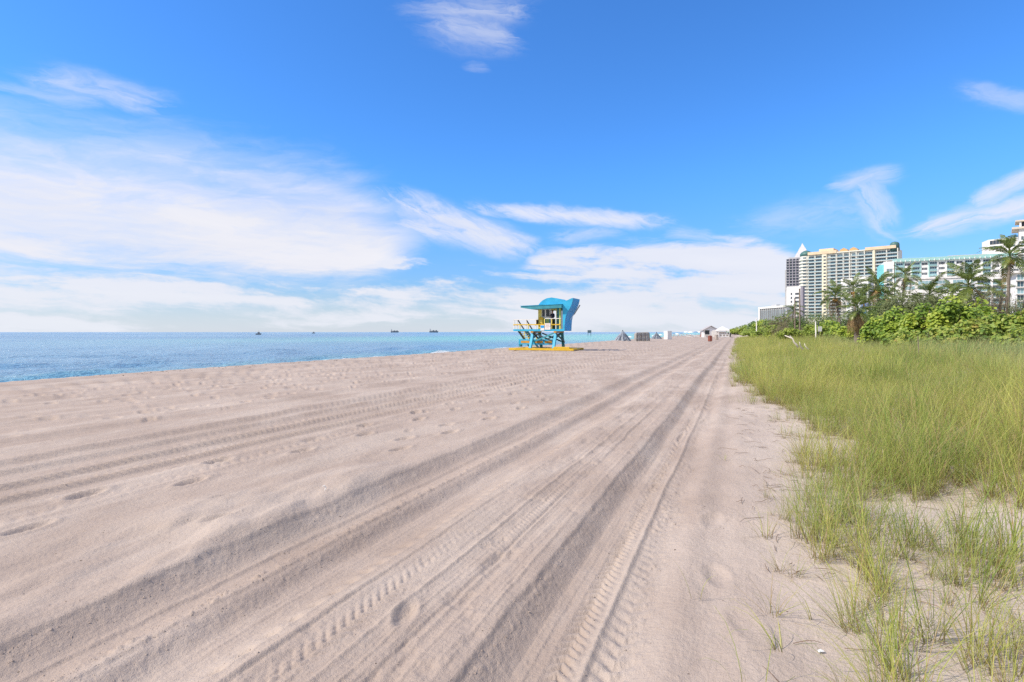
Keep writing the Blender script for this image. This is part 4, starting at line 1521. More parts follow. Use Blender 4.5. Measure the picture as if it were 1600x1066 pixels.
def build_grass():
    r = np.random.default_rng(77)
    near = [blades_mesh('tuft', 32, 0.09, 0.42, 1.02, 0.40, 0.0062, 300 + i, dry=0.24, thatch=6) for i in range(5)]
    near += [blades_mesh('tuft', 26, 0.07, 0.25, 0.55, 0.5, 0.0055, 320 + i, dry=0.28, thatch=6) for i in range(3)]
    far = [blades_mesh('tuft', 34, 0.16, 0.4, 1.0, 0.42, 0.011, 340 + i, seg=3, dry=0.22) for i in range(4)]
    P, R, S, I = [], [], [], []

    def put(x0, x1, y0, y1, dens, smin, smax, lo, hi, cover_pow=1.0, seed=0):
        n = int((x1 - x0) * (y1 - y0) * dens)
        x, y = r.uniform(x0, x1, n), r.uniform(y0, y1, n)
        cov = grass_cover(x, y)
        keep = (r.uniform(size=n) < cov ** cover_pow) & (x * x + y * y > 2.2)
        x, y, cov = x[keep], y[keep], cov[keep]
        z = ground_base(x, y)
        P.append(np.stack([x, y, z], -1))
        m = len(x)
        R.append(np.stack([r.normal(size=m) * 0.12, r.normal(size=m) * 0.12, r.uniform(0, 6.28, m)], -1))
        hgt = 0.78 + 0.40 * fbm(x * 0.3, y * 0.25, 221, 2) + 0.25 * fbm(x * 1.1, y * 1.0, 223, 2)
        S.append(r.uniform(smin * 0.8, smax * 1.1, m) * hgt * (0.62 + 0.45 * cov))
        S[-1] = S[-1] * (0.74 + 0.26 * sstep(4.5, 9.0, y))
        thin = (cov < 0.55) & (lo == 0)
        I.append(np.where(thin & (r.uniform(size=m) < 0.7), r.integers(5, 8, m), r.integers(lo, hi, m)))
    put(0.2, 9.0, 1.2, 9.0, 31, 0.85, 1.25, 0, 5)
    put(-0.2, 11.0, 9.0, 18.0, 25, 0.85, 1.25, 0, 5)
    put(-0.4, 14.0, 18.0, 34.0, 9, 0.9, 1.2, 8, 12)
    put(-0.4, 14.0, 34.0, 70.0, 5, 0.9, 1.2, 8, 12)
    put(-0.4, 12.0, 70.0, 150.0, 2.5, 1.0, 1.3, 8, 12)
    put(9.0, 16.0, 1.2, 18.0, 10, 0.9, 1.2, 8, 12)
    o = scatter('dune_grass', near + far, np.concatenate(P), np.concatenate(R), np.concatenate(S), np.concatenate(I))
    print('tufts', len(o.data.vertices))
    tag(o, 'tall yellow-green dune grass covering the sand inland of the track', 'grass', kind='stuff')
    # dead runners and broken blades lying on the sand at the fringe
    b = MB()
    q = random.Random(5)
    for k in range(520):
        y = q.uniform(1.6, 14)
        x = q.uniform(0.0, 3.0) + (0.2 if y < 6 else 0)
        if float(grass_cover(np.array([x]), np.array([y]))[0]) > 0.7 and q.random() < 0.7:
            continue
        th, L, cv = q.uniform(0, 6.28), q.uniform(0.06, 0.34), q.uniform(-5, 5)
        pts = []
        px, py = x, y
        for s in range(5):
            zz = gz(px, py) + 0.012 + (0.02 if s in (2, 3) else 0) * q.random()
            pts.append((px, py, zz))
            px += math.cos(th) * L / 4
            py += math.sin(th) * L / 4
            th += cv * L / 4
        b.slot = 0
        b.tube(pts, [0.0022, 0.0026, 0.0026, 0.002, 0.001], 3, cap=False)
    o = b.build('dry_grass_litter', paint('dead_grass', (0.17, 0.11, 0.075), 0.8, 0.35, 3.0))
    tag(o, 'brown dead grass runners and broken blades lying on the pale sand', 'litter', kind='stuff')

    # clumps one can pick out on the bare sand
    def clump(px, py, n, rad, l0, l1, spread, label, lean=(0, 0), dry=0.15, thatch=0, seed=0, wid=0.0055):
        d = EYE * F_PX / (py - 519.0)
        for _ in range(4):
            x, y = at(px, d)
            d = (EYE - gz(x, y)) * F_PX / (py - 519.0)
        x, y = at(px, d)
        me = blades_mesh('grass_clump', n, rad, l0, l1, spread, wid, 400 + seed, lean, 5, dry, thatch)
        o = link('grass_clump', me, None, (x, y, gz(x, y)))
        tag(o, label, 'grass clump', 'grass clumps on the bare sand')
    clump(1166, 628, 46, 0.42, 0.16, 0.42, 0.5, 'low dark green clump reaching furthest onto the sand by the track', dry=0.2, thatch=12, seed=1)
    clump(1178, 598, 50, 0.5, 0.14, 0.34, 0.6, 'flat yellowish clump just beyond the low dark one', dry=0.2, thatch=10, seed=2)
    clump(1160, 560, 60, 0.7, 0.2, 0.5, 0.5, 'far small clump at the narrow end of the bare sand', dry=0.2, seed=3, wid=0.008)
    clump(1262, 685, 60, 0.14, 0.25, 0.55, 0.55, 'green clump with a brown dead base on open sand', lean=(-0.3, 0.1), dry=0.25, thatch=22, seed=4)
    clump(1228, 678, 24, 0.10, 0.2, 0.42, 0.5, 'thin clump leaning out beside the brown-based green one', lean=(-0.5, 0), dry=0.2, thatch=5, seed=5)
    clump(1222, 742, 26, 0.09, 0.10, 0.26, 0.7, 'smallest wispy clump alone on the smooth sand', lean=(-0.2, 0), dry=0.3, thatch=10, seed=6)
    clump(1275, 812, 60, 0.16, 0.25, 0.55, 0.55, 'wide clump with reddish dead thatch at the grass fringe', lean=(-0.5, 0.1), dry=0.3, thatch=24, seed=7)
    clump(1345, 818, 90, 0.22, 0.3, 0.75, 0.45, 'big upright clump right of the reddish-thatched one', lean=(-0.25, 0), dry=0.22, thatch=20, seed=8)
    clump(1438, 858, 60, 0.08, 0.4, 0.8, 0.3, 'tall green clump with pale sandy foot amid bare sand', lean=(-0.3, 0.1), dry=0.12, thatch=10, seed=9)
    clump(1505, 858, 40, 0.07, 0.4, 0.72, 0.3, 'narrow tall clump standing right of the sandy-footed one', dry=0.12, seed=10)
    clump(1590, 870, 70, 0.12, 0.5, 0.95, 0.3, 'dense dark green clump of the longest blades', dry=0.08, seed=11, wid=0.007)
    clump(1380, 940, 34, 0.05, 0.3, 0.6, 0.35, 'raked-over clump sweeping down towards the track', lean=(-0.9, 0.1), dry=0.1, seed=12)
    clump(1088, 932, 3, 0.03, 0.16, 0.42, 0.12, 'pair of single dark blades standing in the wheel-track edge', lean=(0.1, 0), dry=0, seed=13, wid=0.004)
    clump(1219, 1018, 12, 0.02, 0.2, 0.45, 0.25, 'little fan of green blades leaning steeply towards the track', lean=(-1.0, 0.2), dry=0.0, seed=14)
    clump(1267, 968, 3, 0.015, 0.3, 0.5, 0.1, 'two long thin blades leaning over bare sand', lean=(-0.6, 0.1), dry=0, seed=15)
    clump(1410, 1058, 26, 0.05, 0.3, 0.6, 0.35, 'clump of sharp green blades crossing the lower sand', lean=(-0.6, 0.1), dry=0.1, seed=16)
    clump(1383, 1045, 10, 0.03, 0.3, 0.55, 0.25, 'few crossing blades beside the sharp green clump', lean=(-0.8, 0.2), dry=0.1, seed=17)
    clump(1132, 718, 5, 0.05, 0.08, 0.18, 0.5, 'tiny sprout of blades on the smooth bank by the track', dry=0.2, seed=18, wid=0.004)
    clump(1180, 1085, 6, 0.10, 0.3, 0.62, 0.3, 'loose thin blades arching over the sand nearest the viewer', lean=(-0.5, 0.0), dry=0.1, seed=19, wid=0.004)


build_grass()


# ------------------------------------------------------------------ lifeguard tower
C_CYAN = paint('cyan_paint', (0.035, 0.40, 0.64), 0.5, 0.12, 2.0, dirt=(0.05, 0.25, 0.4), dirt_amt=0.02)
C_BLUE = paint('blue_paint', (0.02, 0.33, 0.74), 0.5, 0.12, 2.0)
C_TEALP = paint('teal_paint', (0.05, 0.28, 0.34), 0.5, 0.15, 2.0)
C_YEL = paint('yellow_paint', (0.66, 0.43, 0.03), 0.5, 0.12, 2.0, dirt=(0.35, 0.22, 0.05), dirt_amt=0.03)
C_LEMON = paint('lemon_paint', (0.78, 0.66, 0.16), 0.5, 0.1, 2.0)
C_LIME = paint('lime_paint', (0.42, 0.55, 0.16), 0.5, 0.12, 2.0)
C_WHITE = paint('white_paint', (0.78, 0.77, 0.73), 0.5, 0.08, 2.0)
C_ORANGE = paint('orange_timber', (0.55, 0.28, 0.05), 0.6, 0.2, 2.0)
C_DARK = paint('dark_timber', (0.05, 0.06, 0.07), 0.6, 0.2, 2.0)
C_GLASS = glass_mat('dark_pane', (0.03, 0.035, 0.045), 0.1)
C_RED = paint('red_print', (0.45, 0.16, 0.14), 0.6, 0.1)
C_BLACKR = paint('black_rubber', (0.02, 0.02, 0.022), 0.6, 0.1)


def lifeguard_tower():
    d = 53.0
    x, y = at(837.0, d)
    T = thing('lifeguard_tower', (x, y, gz(x, y)), 'blue and yellow wooden lifeguard tower with wavy roof on stilts', 'lifeguard tower', None, 0.0)
    B = lambda: MB()
    # yellow sled on the sand
    for yy in (-0.62, 2.75):
        B().box(-2.4, 3.85, yy - 0.15, yy + 0.15, 0.02, 0.21).build('skid', C_YEL, T, bevel=0.015)
    for xx in (-2.2, -0.35, 1.9, 3.6):
        B().box(xx - 0.15, xx + 0.15, -0.46, 2.59, 0.05, 0.19).build('cross_timber', C_YEL, T, bevel=0.015)
    B().box(1.95, 3.45, -0.76, -0.48, 0.215, 0.36).build('step_board', C_YEL, T, bevel=0.01)
    # splayed legs
    for xx in (-0.35, 1.9):
        for y0, y1 in ((0.15, -0.55), (2.15, 2.72)):
            B().bar((xx, y1, 0.18), (xx + 0.02, y0, 1.66), 0.24, 0.24).build('leg', C_CYAN if y0 < 1 else C_TEALP, T, bevel=0.01)
        B().bar((xx - 0.15, -0.25, 0.9), (xx - 0.15, 2.5, 1.6), 0.08, 0.14).build('brace', C_TEALP, T)
        B().bar((xx + 0.15, -0.25, 1.6), (xx + 0.15, 2.5, 0.75), 0.08, 0.14).build('brace', C_DARK, T)
        B().box(xx - 0.13, xx + 0.13, -0.05, 2.4, 1.62, 1.80).build('floor_beam', C_ORANGE, T)
    for yy in (-0.02, 2.4):
        B().bar((-0.2, yy, 0.8), (1.75, yy, 1.6), 0.07, 0.13).build('brace', C_TEALP, T)
        B().bar((-0.2, yy + 0.1, 1.6), (1.75, yy + 0.1, 0.8), 0.07, 0.13).build('brace', C_DARK, T)
    # cyan beam with yellow inlays
    B().box(-1.85, 1.75, 0.42, 0.56, 0.52, 1.02).build('lower_panel', C_CYAN, T, bevel=0.01)
    for a, b in ((-1.62, -0.72), (-0.2, 0.55), (0.75, 1.45)):
        B().box(a, b, 0.405, 0.42, 0.66, 0.88).build('panel_inlay', C_ORANGE, T)
    B().box(-1.85, -1.7, 0.45, 1.0, 0.3, 0.55).build('panel_foot', C_TEALP, T)
    # deck
    B().box(-2.2, 0.0, 0.0, 1.0, 1.80, 1.95).build('deck', C_TEALP, T)
    B().box(0.002, 2.75, 0.0, 2.4, 1.80, 1.95).build('deck', C_TEALP, T)
    B().box(-2.22, 2.78, -0.05, -0.002, 1.78, 1.97).build('deck_fascia', C_CYAN, T)
    for i in range(13):
        pass
    # stair to the sand on the sea side
    y0, y1 = 1.0, 4.6
    for xx in (-2.12, -1.26):
        B().bar((xx, y0, 1.86), (xx, y1, 0.05), 0.07, 0.24).build('stringer', C_DARK if xx < -2 else C_TEALP, T)
        B().bar((xx, y0 - 0.1, 2.86), (xx, y1 - 0.3, 1.05), 0.08, 0.10).build('handrail', C_DARK, T)
        for k in range(3):
            t = (k + 0.4) / 3
            yy = y0 + (y1 - y0) * t
            z = 1.86 - 1.81 * t
            B().box(xx - 0.035, xx + 0.035, yy - 0.035, yy + 0.035, z, z + 0.95).build('baluster', C_LEMON, T)
    for k in range(9):
        t = (k + 0.5) / 9
        yy = y0 + (y1 - y0) * t
        z = 1.86 - 1.81 * t
        B().box(-2.08, -1.30, yy - 0.13, yy + 0.13, z - 0.02, z + 0.025).build('tread', C_LEMON, T)
    # railings
    for xx in (-2.17, -1.85, -0.95, 0.0):
        B().box(xx - 0.035, xx + 0.035, -0.002, 0.068, 1.95, 2.84).build('rail_post', C_WHITE, T)
    for xx in (0.85, 1.55, 2.35):
        B().box(xx - 0.04, xx + 0.04, -0.002, 0.078, 1.95, 2.92).build('rail_post', C_LEMON, T)
    B().box(-2.22, 0.2, -0.02, 0.085, 2.84, 2.90).build('top_rail', C_WHITE, T)
    B().box(0.9, 2.45, -0.02, 0.085, 2.92, 2.98).build('top_rail', C_WHITE, T)
    B().box(-2.22, 2.4, -0.045, -0.004, 2.34, 2.44).build('mid_rail', C_YEL, T)
    B().box(-2.21, -2.13, 0.09, 1.0, 2.84, 2.90).build('top_rail', C_WHITE, T)
    B().box(-2.21, -2.15, 0.09, 1.0, 2.34, 2.44).build('mid_rail', C_YEL, T)
    # cabin
    zt = 3.90
    B().box(0.03, 0.36, 0.62, 0.80, 1.95, zt).build('corner_post', C_LEMON, T)
    B().box(0.03, 0.2, 2.2, 2.36, 1.95, zt).build('corner_post', C_LEMON, T)
    B().box(2.27, 2.42, -0.0, 0.14, 1.95, zt).build('corner_post', C_LIME, T)
    for i in range(6):
        a = 0.37 + i * 0.145
        B().box(a, a + 0.138, 0.66, 0.72, 1.95, 3.02).build('wall_board', (C_LIME, C_LIME, C_TEALP)[i % 3], T)
    B().box(0.36, 1.24, 0.64, 0.76, 3.02, 3.10).build('window_sill', C_WHITE, T)
    for a, b in ((0.42, 0.68), (0.80, 1.14)):
        f = B()
        f.box(a - 0.06, a, 0.65, 0.75, 3.10, 3.86); f.box(b, b + 0.06, 0.65, 0.75, 3.10, 3.86)
        f.box(a, b, 0.65, 0.75, 3.80, 3.86); f.box(a, b, 0.65, 0.75, 3.10, 3.14)
        fo = f.build('window', C_WHITE, T)
        B().box(a, b, 0.69, 0.71, 3.14, 3.80).build('pane', C_GLASS, fo)
    B().box(1.20, 1.28, 0.64, 0.78, 1.95, zt).build('door_post', C_WHITE, T)
    B().box(1.80, 1.87, 0.64, 0.78, 1.95, zt).build('door_post', C_LEMON, T)
    B().box(1.28, 1.80, 0.66, 0.76, 3.74, zt).build('door_lintel', C_LEMON, T)
    for i in range(3):
        a = 1.875 + i * 0.145
        B().box(a, a + 0.138, 0.68, 0.74, 1.95, zt).build('wall_board', C_TEALP, T)
    # sea-side wall and far wall, each with an opening
    B().box(0.05, 0.13, 0.82, 2.18, 1.95, 3.0).build('front_wall', C_LIME, T)
    B().box(0.05, 0.13, 0.82, 2.18, 3.7, zt).build('front_wall', C_LEMON, T)
    B().box(0.22, 1.2, 2.26, 2.33, 1.95, 3.0).build('far_wall', C_LIME, T)
    B().box(0.22, 2.6, 2.26, 2.33, 3.75, zt).build('far_wall', C_LEMON, T)
    B().box(1.9, 2.6, 2.26, 2.33, 1.95, 3.75).build('far_wall', C_TEALP, T)
    # flat canopy over the porch, thinner to the sea
    c = B()
    c.prism([(-1.36, 3.98), (-0.25, 3.80), (2.62, 3.90), (2.62, 4.22), (-1.30, 4.10)], -0.42, 2.5)
    c.build('canopy', C_TEALP, T, bevel=0.01)
    B().prism([(-1.38, 4.105), (2.625, 4.225), (2.625, 4.27), (-1.40, 4.15)], -0.46, 2.54).build('canopy_top', C_CYAN, T)
    # wavy roof and back wall
    prof_t = [(0.30, 4.25), (0.48, 4.46), (0.70, 4.64), (1.08, 4.82), (1.55, 4.89), (2.09, 4.80), (2.55, 4.62), (2.85, 4.55), (3.12, 4.62), (3.36, 4.74), (3.60, 4.80)]
    prof_b = [(3.58, 4.62), (3.48, 4.25), (3.32, 3.90), (3.09, 3.55), (2.93, 3.18), (2.85, 2.80), (2.81, 2.3), (2.79, 1.80)]
    side = prof_t + prof_b + [(2.63, 1.80), (2.63, 4.25)]
    side = side[::-1]
    for yy, nm in ((-0.06, 'gable_panel'), (2.28, 'gable_panel')):
        B().prism(side, yy, yy + 0.06).build(nm, C_CYAN, T)
    r_ = B()
    for (xa, za), (xb, zb) in zip(prof_t[:-1], prof_t[1:]):
        r_.add([(xa, 0, za), (xb, 0, zb), (xb, 2.28, zb), (xa, 2.28, za), (xa, 0, za - 0.05), (xb, 0, zb - 0.05), (xb, 2.28, zb - 0.05), (xa, 2.28, za - 0.05)],
               [(0, 1, 2, 3), (7, 6, 5, 4), (0, 4, 5, 1), (2, 6, 7, 3), (1, 5, 6, 2), (0, 3, 7, 4)])
    r_.build('roof', C_CYAN, T)
    nb = 14
    pb = [(3.60, 4.80)] + prof_b
    for i in range(nb):
        ya = i * 2.28 / nb + 0.002
        yb = ya + 2.28 / nb - 0.02
        b = B()
        off = 0.004 * (i % 2)
        n = len(pb)
        vs = []
        for xx, zz in pb:
            vs += [(xx + off, ya, zz), (xx + off, yb, zz), (xx - 0.05, yb, zz), (xx - 0.05, ya, zz)]
        fs = []
        for k in range(n - 1):
            a, e = k * 4, k * 4 + 4
            fs += [(a, e, e + 1, a + 1), (a + 1, e + 1, e + 2, a + 2), (a + 2, e + 2, e + 3, a + 3), (a + 3, e + 3, e, a)]
        fs += [(0, 1, 2, 3), ((n - 1) * 4 + 3, (n - 1) * 4 + 2, (n - 1) * 4 + 1, (n - 1) * 4)]
        b.add(vs, fs)
        b.build('back_board', C_BLUE, T)
    # notice boards fixed to the near rail
    s = B().box(0.93, 1.46, -0.085, -0.05, 1.92, 2.52).build('notice_board', C_WHITE, T)
    s['label'] = 'white notice board with faint red lines of print'
    for k, (a, b) in enumerate(((1.0, 1.38), (1.02, 1.34), (1.0, 1.40), (1.05, 1.3))):
        B().box(a, b, -0.089, -0.086, 2.42 - k * 0.12, 2.45 - k * 0.12).build('print_line', C_RED, s)
    s = B().box(0.50, 0.88, -0.085, -0.05, 1.84, 2.34).build('notice_board', C_WHITE, T)
    s['label'] = 'smaller blue and white notice board'
    B().box(0.52, 0.86, -0.09, -0.086, 2.08, 2.31).build('print_panel', C_BLUE, s)
    return T, (x, y)


TOWER, TXY = lifeguard_tower()


def tower_things():
    x, y = TXY
    z = gz(x, y)
    # yellow rescue can box by the corner post
    b = MB().box(-0.2, 0.2, -0.09, 0.09, -0.45, 0.45)
    b.slot = 1
    b.box(-0.16, 0.16, -0.1, -0.092, -0.1, 0.2)
    o = b.build('equipment_box', [C_YEL, C_LEMON], None, (x + 0.37, y + 0.46, z + 2.64), bevel=0.02)
    tag(o, 'yellow equipment box hanging by the corner post of the lifeguard tower', 'box')
    pts = [(0.05, 0.0), (0.10, 0.05), (0.13, 0.2), (0.13, 0.4), (0.09, 0.54), (0.03, 0.58)]
    b = MB().lathe(pts, 12)
    b.slot = 1
    b.tube([(0, -0.13, 0.2), (0, -0.16, 0.3), (0, -0.13, 0.4)], 0.02, 6)
    o = b.build('rescue_float', [C_BLACKR, C_YEL], None, (x + 0.05, y + 0.25, z + 2.34), smooth=True)
    tag(o, 'dark rescue float hung on the railing beside the yellow box', 'rescue float')
    # board leaning out behind the tower
    T = thing('paddle', (x + 3.35, y + 1.5, z + 3.0), 'long white pole with a dark blade fixed slanting behind the tower roof', 'paddle')
    p0, p1, p2 = Vector((-0.45, 0, -0.15)), Vector((-0.15, 0.25, 0.35)), Vector((0.35, 0.55, 1.25))
    MB().tube([p0, p1, p2], [0.03, 0.03, 0.025], 6).build('shaft', C_WHITE, T)
    MB().bar(p1, p2, 0.10, 0.04, (0, 1, 0.2)).build('blade', C_BLACKR, T, bevel=0.01)


tower_things()


# ------------------------------------------------------------------ the lifeguard in the doorway
SKIN = paint('skin', (0.42, 0.24, 0.16), 0.5, 0.08, 6.0)
NAVY = paint('navy_cloth', (0.018, 0.02, 0.045), 0.85, 0.2, 6.0)
BLACK = paint('black_cloth', (0.012, 0.012, 0.015), 0.85, 0.2, 6.0)
HAIRM = paint('dark_hair', (0.03, 0.018, 0.012), 0.6, 0.25, 20.0)


def skin_body(name, verts, edges, parent, mats, paint_fn, root=0, sub=2):
    """one continuous figure grown over a jointed skeleton"""
    me = bpy.data.meshes.new(name)
    me.from_pydata([v[:3] for v in verts], edges, [])
    o = link(name, me, parent)
    sk = o.modifiers.new('skin', 'SKIN')
    sk.use_smooth_shade = True
    for i, v in enumerate(verts):
        r = v[3]
        me.skin_vertices[0].data[i].radius = r if isinstance(r, tuple) else (r, r)
        me.skin_vertices[0].data[i].use_root = i == root
    s = o.modifiers.new('subsurf', 'SUBSURF')
    s.levels = s.render_levels = sub
    dg = bpy.context.evaluated_depsgraph_get()
    em = bpy.data.meshes.new_from_object(o.evaluated_get(dg))
    em.name = name
    o.modifiers.clear()
    o.data = em
    em.materials.clear()
    for m in mats:
        em.materials.append(m)
    for p in em.polygons:
        p.material_index = paint_fn(p.center)
        p.use_smooth = True
    return o


def person(loc, rz, label, h=1.74, pose='chin', mats=None, paint_fn=None):
    T = thing('person', loc, label, 'person', None, rz)
    # facing -y; x to the figure's left
    v = [(0, 0, 0.95, (0.165, 0.115)),      # 0 pelvis
         (0, 0, 1.12, (0.145, 0.10)),       # 1 waist
         (0, -0.01, 1.30, (0.165, 0.115)),  # 2 chest
         (0, 0.0, 1.43, (0.12, 0.085)),     # 3 upper chest
         (0, 0.0, 1.50, (0.058, 0.06)),     # 4 neck
         (0, -0.015, 1.58, (0.07, 0.085)),  # 5 jaw
         (0, -0.01, 1.67, (0.076, 0.095)),  # 6 skull
         (0, 0.0, 1.735, (0.045, 0.055)),   # 7 crown
         ]
    e = [(0, 1), (1, 2), (2, 3), (3, 4), (4, 5), (5, 6), (6, 7)]

    def chain(start, pts):
        p = start
        for q in pts:
            v.append(q)
            e.append((p, len(v) - 1))
            p = len(v) - 1
        return p
    for s in (-1, 1):
        chain(0, [(s * 0.095, 0, 0.86, 0.095), (s * 0.11, -0.015, 0.66, 0.078), (s * 0.115, -0.02, 0.49, 0.06), (s * 0.12, 0.0, 0.32, 0.056), (s * 0.125, 0.02, 0.10, 0.042), (s * 0.13, -0.03, 0.045, (0.042, 0.04)), (s * 0.145, -0.15, 0.035, (0.045, 0.03))])

    def hand(wrist_i, w, fw, side):
        fw, side = Vector(fw).normalized(), Vector(side).normalized()
        w = Vector(w)
        palm = chain(wrist_i, [(*(w + fw * 0.05), (0.034, 0.018))])
        k = chain(palm, [(*(w + fw * 0.085), (0.036, 0.015))])
        up = fw.cross(side)
        for j, L in enumerate((0.066, 0.075, 0.07, 0.055)):
            o_ = side * (-0.027 + 0.018 * j)
            a = w + fw * 0.095 + o_
            b = a + fw * L * 0.5 + up * 0.012
            c = b + fw * L * 0.35 + up * 0.03
            chain(k, [(*a, 0.0085), (*b, 0.008), (*c, 0.007)])
        t = w + fw * 0.03 + side * -0.035
        chain(palm, [(*t, 0.011), (*(t + fw * 0.035 + side * -0.012 + up * 0.01), 0.009)])
    # one arm across the belly, the other hand raised to the chin
    a = chain(3, [(0.185, 0.0, 1.41, 0.062), (0.235, -0.02, 1.27, 0.052), (0.25, -0.03, 1.14, 0.046), (0.13, -0.19, 1.13, 0.040), (0.02, -0.235, 1.15, 0.031)])
    hand(a, v[a][:3], (-1, -0.02, 0.05), (0, 0, -1))
    a = chain(3, [(-0.185, 0.0, 1.41, 0.062), (-0.22, -0.06, 1.28, 0.052), (-0.20, -0.14, 1.18, 0.046), (-0.12, -0.20, 1.32, 0.040), (-0.055, -0.175, 1.43, 0.030)])
    hand(a, v[a][:3], (0.35, 0.1, 0.9), (1, 0, -0.3))

    def region(c):
        if c.z > 1.475:
            return 0
        if c.z > 1.40 and c.y < -0.11:
            return 0
        if 1.08 < c.z < 1.22 and c.y < -0.20 and c.x < 0.03 and c.x > -0.13:
            return 0
        if c.z > 0.98:
            return 1
        if c.z < 0.075:
            return 3
        return 2
    skin_body('body', v, e, T, [SKIN, NAVY, BLACK, C_BLACKR], region)
    # hair, face
    b = MB()
    n, vs, fs = 12, [], []
    for i in range(6):
        ph = PI / 2 - i * 0.30
        for k in range(n):
            th = 2 * PI * k / n
            front = max(0.0, -math.sin(th))
            z = 1.675 + 0.112 * math.sin(ph) * (1 - 0.0 * front) + (0.05 * front * i / 5)
            vs.append((0.094 * math.cos(ph) * math.cos(th), 0.004 + 0.112 * math.cos(ph) * math.sin(th), z))
    for i in range(5):
        for k in range(n):
            k2 = (k + 1) % n
            fs.append((i * n + k, i * n + k2, (i + 1) * n + k2, (i + 1) * n + k))
    b.add(vs, fs)
    b.build('hair', HAIRM, T, smooth=True)
    f = MB().tube([(0, -0.108, 1.66), (0, -0.128, 1.625), (0, -0.108, 1.612)], [0.008, 0.014, 0.012], 6)
    f.build('nose', SKIN, T, smooth=True)
    for s in (-1, 1):
        MB().lathe([(0.002, -0.008), (0.011, 0), (0.002, 0.008)], 8, (s * 0.033, -0.103, 1.662)).build('eye', C_BLACKR, T)
        MB().box(s * 0.093 - 0.01, s * 0.093 + 0.01, -0.02, 0.02, 1.61, 1.67).build('ear', SKIN, T, bevel=0.006)
    MB().box(-0.024, 0.024, -0.108, -0.098, 1.578, 1.586).build('mouth', C_RED, T)
    return T


x, y = TXY
person((x + 1.53, y + 0.36, gz(x, y) + 1.951), math.radians(-25), 'person in dark clothes standing in the tower doorway, one hand at the chin')


# ------------------------------------------------------------------ things on the beach further along
def ground_at(px, py):
    d = EYE * F_PX / (py - 519.0)
    x, y = at(px, d)
    return x, y, gz(x, y), d


T_TARP = paint('blue_grey_tarpaulin', (0.20, 0.235, 0.28), 0.45, 0.3, 1.5, bump=0.4, bscale=6)
T_TARP2 = paint('beige_grey_tarpaulin', (0.33, 0.31, 0.28), 0.55, 0.25, 2.5)
T_ROPE = paint('dark_strap', (0.05, 0.05, 0.06), 0.7)
U_WHITE = paint('white_canvas', (0.80, 0.79, 0.76), 0.8, 0.05, 2.0)
U_BLUE = paint('blue_canvas', (0.12, 0.25, 0.42), 0.8, 0.1, 2.0)
U_POLE = paint('grey_metal', (0.35, 0.35, 0.36), 0.4, 0.1, 2.0, metal=0.6)
B_BROWN = paint('red_brown_plastic', (0.26, 0.085, 0.06), 0.55, 0.15, 3.0)
B_BEIGE = paint('beige_plastic', (0.42, 0.37, 0.33), 0.6, 0.12, 3.0)
H_WALL = paint('white_board_wall', (0.74, 0.74, 0.74), 0.6, 0.06, 1.0)
H_ROOF = paint('grey_shingle_roof', (0.42, 0.40, 0.40), 0.75, 0.12, 2.0)
LOUNGE = paint('lounger_white', (0.76, 0.76, 0.74), 0.5, 0.05)
P_WOOD = paint('weathered_pole', (0.20, 0.16, 0.125), 0.85, 0.25, 6.0)
D_WHITE = paint('bleached_driftwood', (0.62, 0.58, 0.50), 0.8, 0.12, 6.0)


def tarp_heap(px, py, wpx, hpx, label, seed):
    x, y, z, d = ground_at(px, py)
    s = d / F_PX
    W_, H = wpx * s, hpx * s
    T = thing('covered_heap', (x, y, z), label, 'covered heap', None, YAW)
    r = random.Random(seed)
    n, rows, vs, fs = 20, 6, [], []
    for i in range(rows + 1):
        t = i / rows
        for k in range(n):
            th = 2 * PI * k / n
            q = (1 - t) ** 0.9
            fold = 1 + 0.13 * math.sin(k * 3.0 + 1.3) * (1 - t * 0.5) + r.uniform(-.05, .05)
            vs.append((W_ / 2 * q * math.cos(th) * fold + 0.12 * W_ * t * 0.3, W_ * 0.38 * q * math.sin(th) * fold, H * t - (0.05 if i == 0 else 0)))
    for i in range(rows):
        for k in range(n):
            k2 = (k + 1) % n
            fs.append((i * n + k, i * n + k2, (i + 1) * n + k2, (i + 1) * n + k))
    MB().add(vs, fs).build('tarpaulin', T_TARP, T)
    MB().tube([(0.12 * W_ * 0.3, 0, H - 0.1), (0.12 * W_ * 0.3, 0, H + 0.12)], 0.08, 8).build('peak', T_ROPE, T)
    for k in range(5):
        a = -PI / 2 + (k - 2) * 0.5
        MB().tube([(W_ * 0.47 * math.cos(a), W_ * 0.40 * math.sin(a), 0.10), (0.04 * W_, -0.02, H * 0.96)], 0.035, 5).build('strap', T_ROPE, T)
    return T


def covered_stack(px, py, wpx, hpx, label):
    x, y, z, d = ground_at(px, py)
    s = d / F_PX
    W_, H = wpx * s, hpx * s
    T = thing('covered_stack', (x, y, z), label, 'covered stack', None, YAW)
    b = MB()
    n = 8
    b.prism([(-W_ / 2, -0.05), (W_ / 2, -0.05), (W_ / 2 - 0.1, H - 0.15), (W_ / 2 - 0.35, H), (-W_ / 2 + 0.3, H - 0.05), (-W_ / 2 + 0.08, H - 0.3)], -0.9, 0.9)
    b.build('cover', T_TARP2, T, bevel=0.04)
    for k in range(7):
        xx = -W_ / 2 + 0.2 + k * (W_ - 0.4) / 6
        MB().box(xx - 0.05, xx + 0.05, -0.94, -0.902, 0.05, H - 0.12).build('strap', T_TARP if k % 2 else T_ROPE, T)
    for zz in (0.3, 0.75):
        MB().box(-W_ / 2 + 0.05, W_ / 2 - 0.05, -0.965, -0.945, zz * H, zz * H + 0.09).build('strap', T_TARP, T)
    return T


